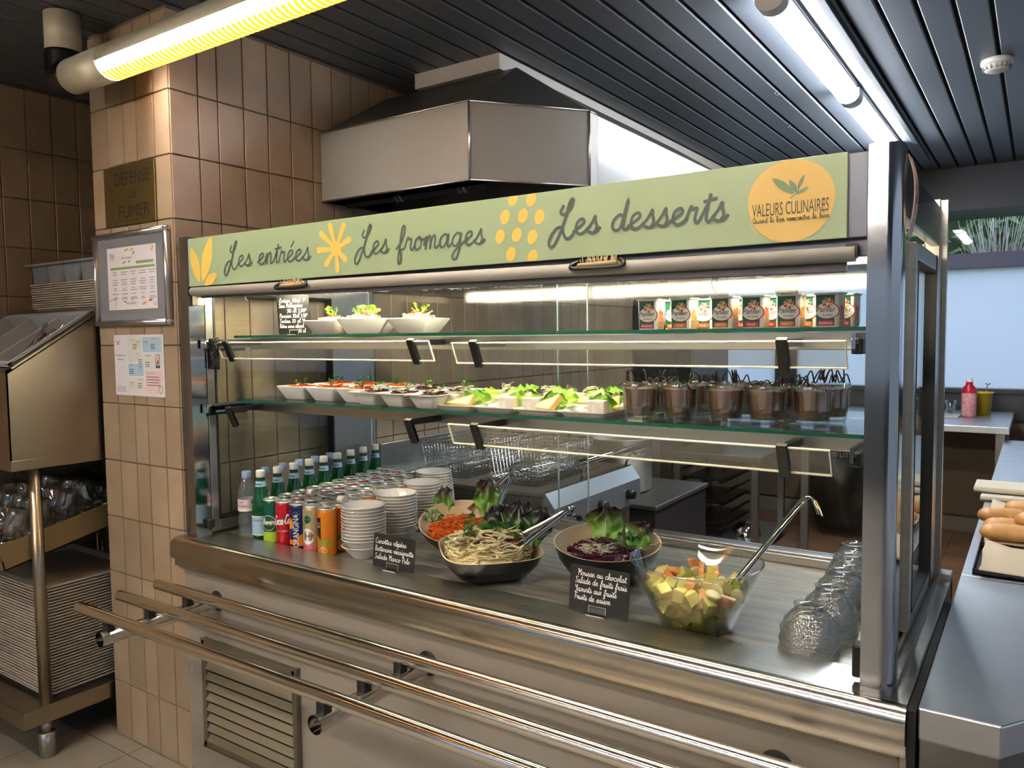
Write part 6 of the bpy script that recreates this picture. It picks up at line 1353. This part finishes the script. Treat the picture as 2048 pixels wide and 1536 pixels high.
def worktop():
    body = M('worktop_front_grey', '77746f', .40, .6, var=.05)
    t = thing('side_counter', 'stainless counter with chamfered corner running back beside the glass case', 'counter', (0, 0, 0)); pg = [(2.094, -.02), (2.214, -.02), (2.50, .40), (2.95, .40), (2.95, .838), (2.094, .838)]
    mb = MB(); mb.prism(pg, .735, ZC); mb.build('worktop', STEEL_C, t, bev=.003); mb = MB(); mb.prism([(u+(.002 if u < 2.2 else -.003), v+.004) for u, v in pg[:-2]]+[(2.94, .836), (2.098, .836)], .06, .735); mb.build('cabinet_body', body, t, bev=.002)
    t = thing('bread_counter', 'long stainless counter carrying bread trays at the back', 'counter', (0, 0, 0)); mb = MB(); mb.box(2.094, 2.95, .841, 3.82, .75, ZC); mb.build('worktop', STEEL_C, t, bev=.003); mb = MB(); mb.box(2.13, 2.93, .86, 3.8, .06, .75); mb.build('cabinet_body', body, t)
    pm = M('baking_paper', 'c9b596', .75, var=.08); tm = M('baking_tray', '2b2a29', .35, .7)
    def tray(lb, x0, x1, y0, y1, z):
        t = thing('baking_tray', lb, 'tray', (0, 0, z)); mb = MB(); mb.box(x0, x1, y0, y1, 0, .003); [mb.box(*p, 0, .014) for p in ((x0, x0+.003, y0, y1), (x1-.003, x1, y0, y1), (x0, x1, y0, y0+.003), (x0, x1, y1-.003, y1))]; mb.build('tray_metal', tm, t); return t
    def paper(lb, x0, x1, y0, y1, z, sd):
        mb = MB(); q = random.Random(sd); nx, ny = 8, 10; vs = []
        for j in range(ny+1):
            for i in range(nx+1): u, v = i/nx, j/ny; vs.append((x0+(x1-x0)*u+q.uniform(-.003, .003), y0+(y1-y0)*v+q.uniform(-.003, .003), z+.002+q.uniform(0, .003)+.016*max(0, .12-u)/.12*(v > .3)))
        mb.add(vs, [(j*(nx+1)+i, j*(nx+1)+i+1, (j+1)*(nx+1)+i+1, (j+1)*(nx+1)+i) for j in range(ny) for i in range(nx)], 0, True); o = mb.build('baking_paper', pm, recalc=False); m = o.modifiers.new('t', 'SOLIDIFY'); m.thickness = .0006; tag(o, lb, 'paper')
    tray('black baking tray covered with paper at the front of the bread counter', 2.118, 2.62, .86, 1.14, ZC); paper('sheet of brown baking paper on the front baking tray', 2.135, 2.60, .84, 1.13, ZC+.014, 1)
    tray('black baking tray holding the soft bread rolls', 2.118, 2.62, 1.16, 1.80, ZC); paper('creased baking paper under the soft bread rolls', 2.125, 2.60, 1.175, 1.79, ZC+.010, 2)
    rm = M('bread_crust', 'c98a45', .5, c2='dfae6c', vs_=18, bump=.15, bs=40); ro = None
    for i, (x, y, z, rz, w) in enumerate(((2.185, 1.215, 0, .12, 'front-most roll by the paper sheet'), (2.19, 1.300, .0, .05, 'second roll behind the front-most one'), (2.265, 1.30, .03, .5, 'roll lying askew on top of two others'), (2.165, 1.455, 0, .25, 'single roll nearest the counter edge'), (2.235, 1.610, 0, -.1, 'rear roll beside the folded sheets'), (2.33, 1.22, 0, .9, 'roll turned crosswise beside the front-most one'), (2.34, 1.38, .0, .3, 'roll in the second column behind the crosswise one'), (2.36, 1.55, 0, .2, 'last roll of the second column'), (2.30, 1.47, .0, 1.2, 'roll lying crosswise between both columns'))):
        lb = 'golden soft bread roll, ' + w
        if ro is None:
            mb = MB(); n, m_ = 16, 14; vs, fs = [], []
            for j in range(m_+1):
                v = j/m_; xx = -.075+.15*v; e = max(0, 1-(2*v-1)**4)**.5
                for k in range(n):
                    a = 2*PI*k/n; rr = (.030 if math.sin(a) > 0 else .020)*e*(1-.10*math.cos(a*2-1.2)**8); vs.append((xx, .036*e*math.cos(a), .020+rr*math.sin(a)+.0025*math.sin(40*v)*(math.sin(a) > .8)))
            for j in range(m_):
                for k in range(n): fs.append((j*n+k, j*n+(k+1) % n, (j+1)*n+(k+1) % n, (j+1)*n+k))
            mb.add(vs, fs, 0, True); ro = o = mb.build('bread_roll', rm, sub=1)
        else: o = dup(ro)
        o.location = (x, y, ZC+.016+z); o.rotation_euler = (0, 0, rz); tag(o, lb, 'bread', 'soft bread rolls on the tray')
    bg_ = M('folded_kraft', 'c9bda4', .7, var=.08)
    for k, (y, z, lb) in enumerate(((1.98, .0, 'lower folded beige cloth lying behind the bread tray'), (2.03, .022, 'upper folded beige cloth draped over the lower one'))):
        mb = MB(); q = random.Random(k); pr = []
        for i in range(9): pr.append((-.10+.025*i, .020+.002*math.sin(i*1.9+k)))
        poly = [(-.105, .008), (-.10, .001), (.10, .001), (.108, .010)]+[(u, v) for u, v in pr[::-1]]
        mb.prism(poly, 2.055+.025*(1-k), 2.62, lambda u, v, w: (w, y+u*(1-.1*k)+.10*(w-2.06)*.2, ZC+z+v)); tag(mb.build('folded_cloth', bg_, bev=.004), lb, 'cloth')
worktop()
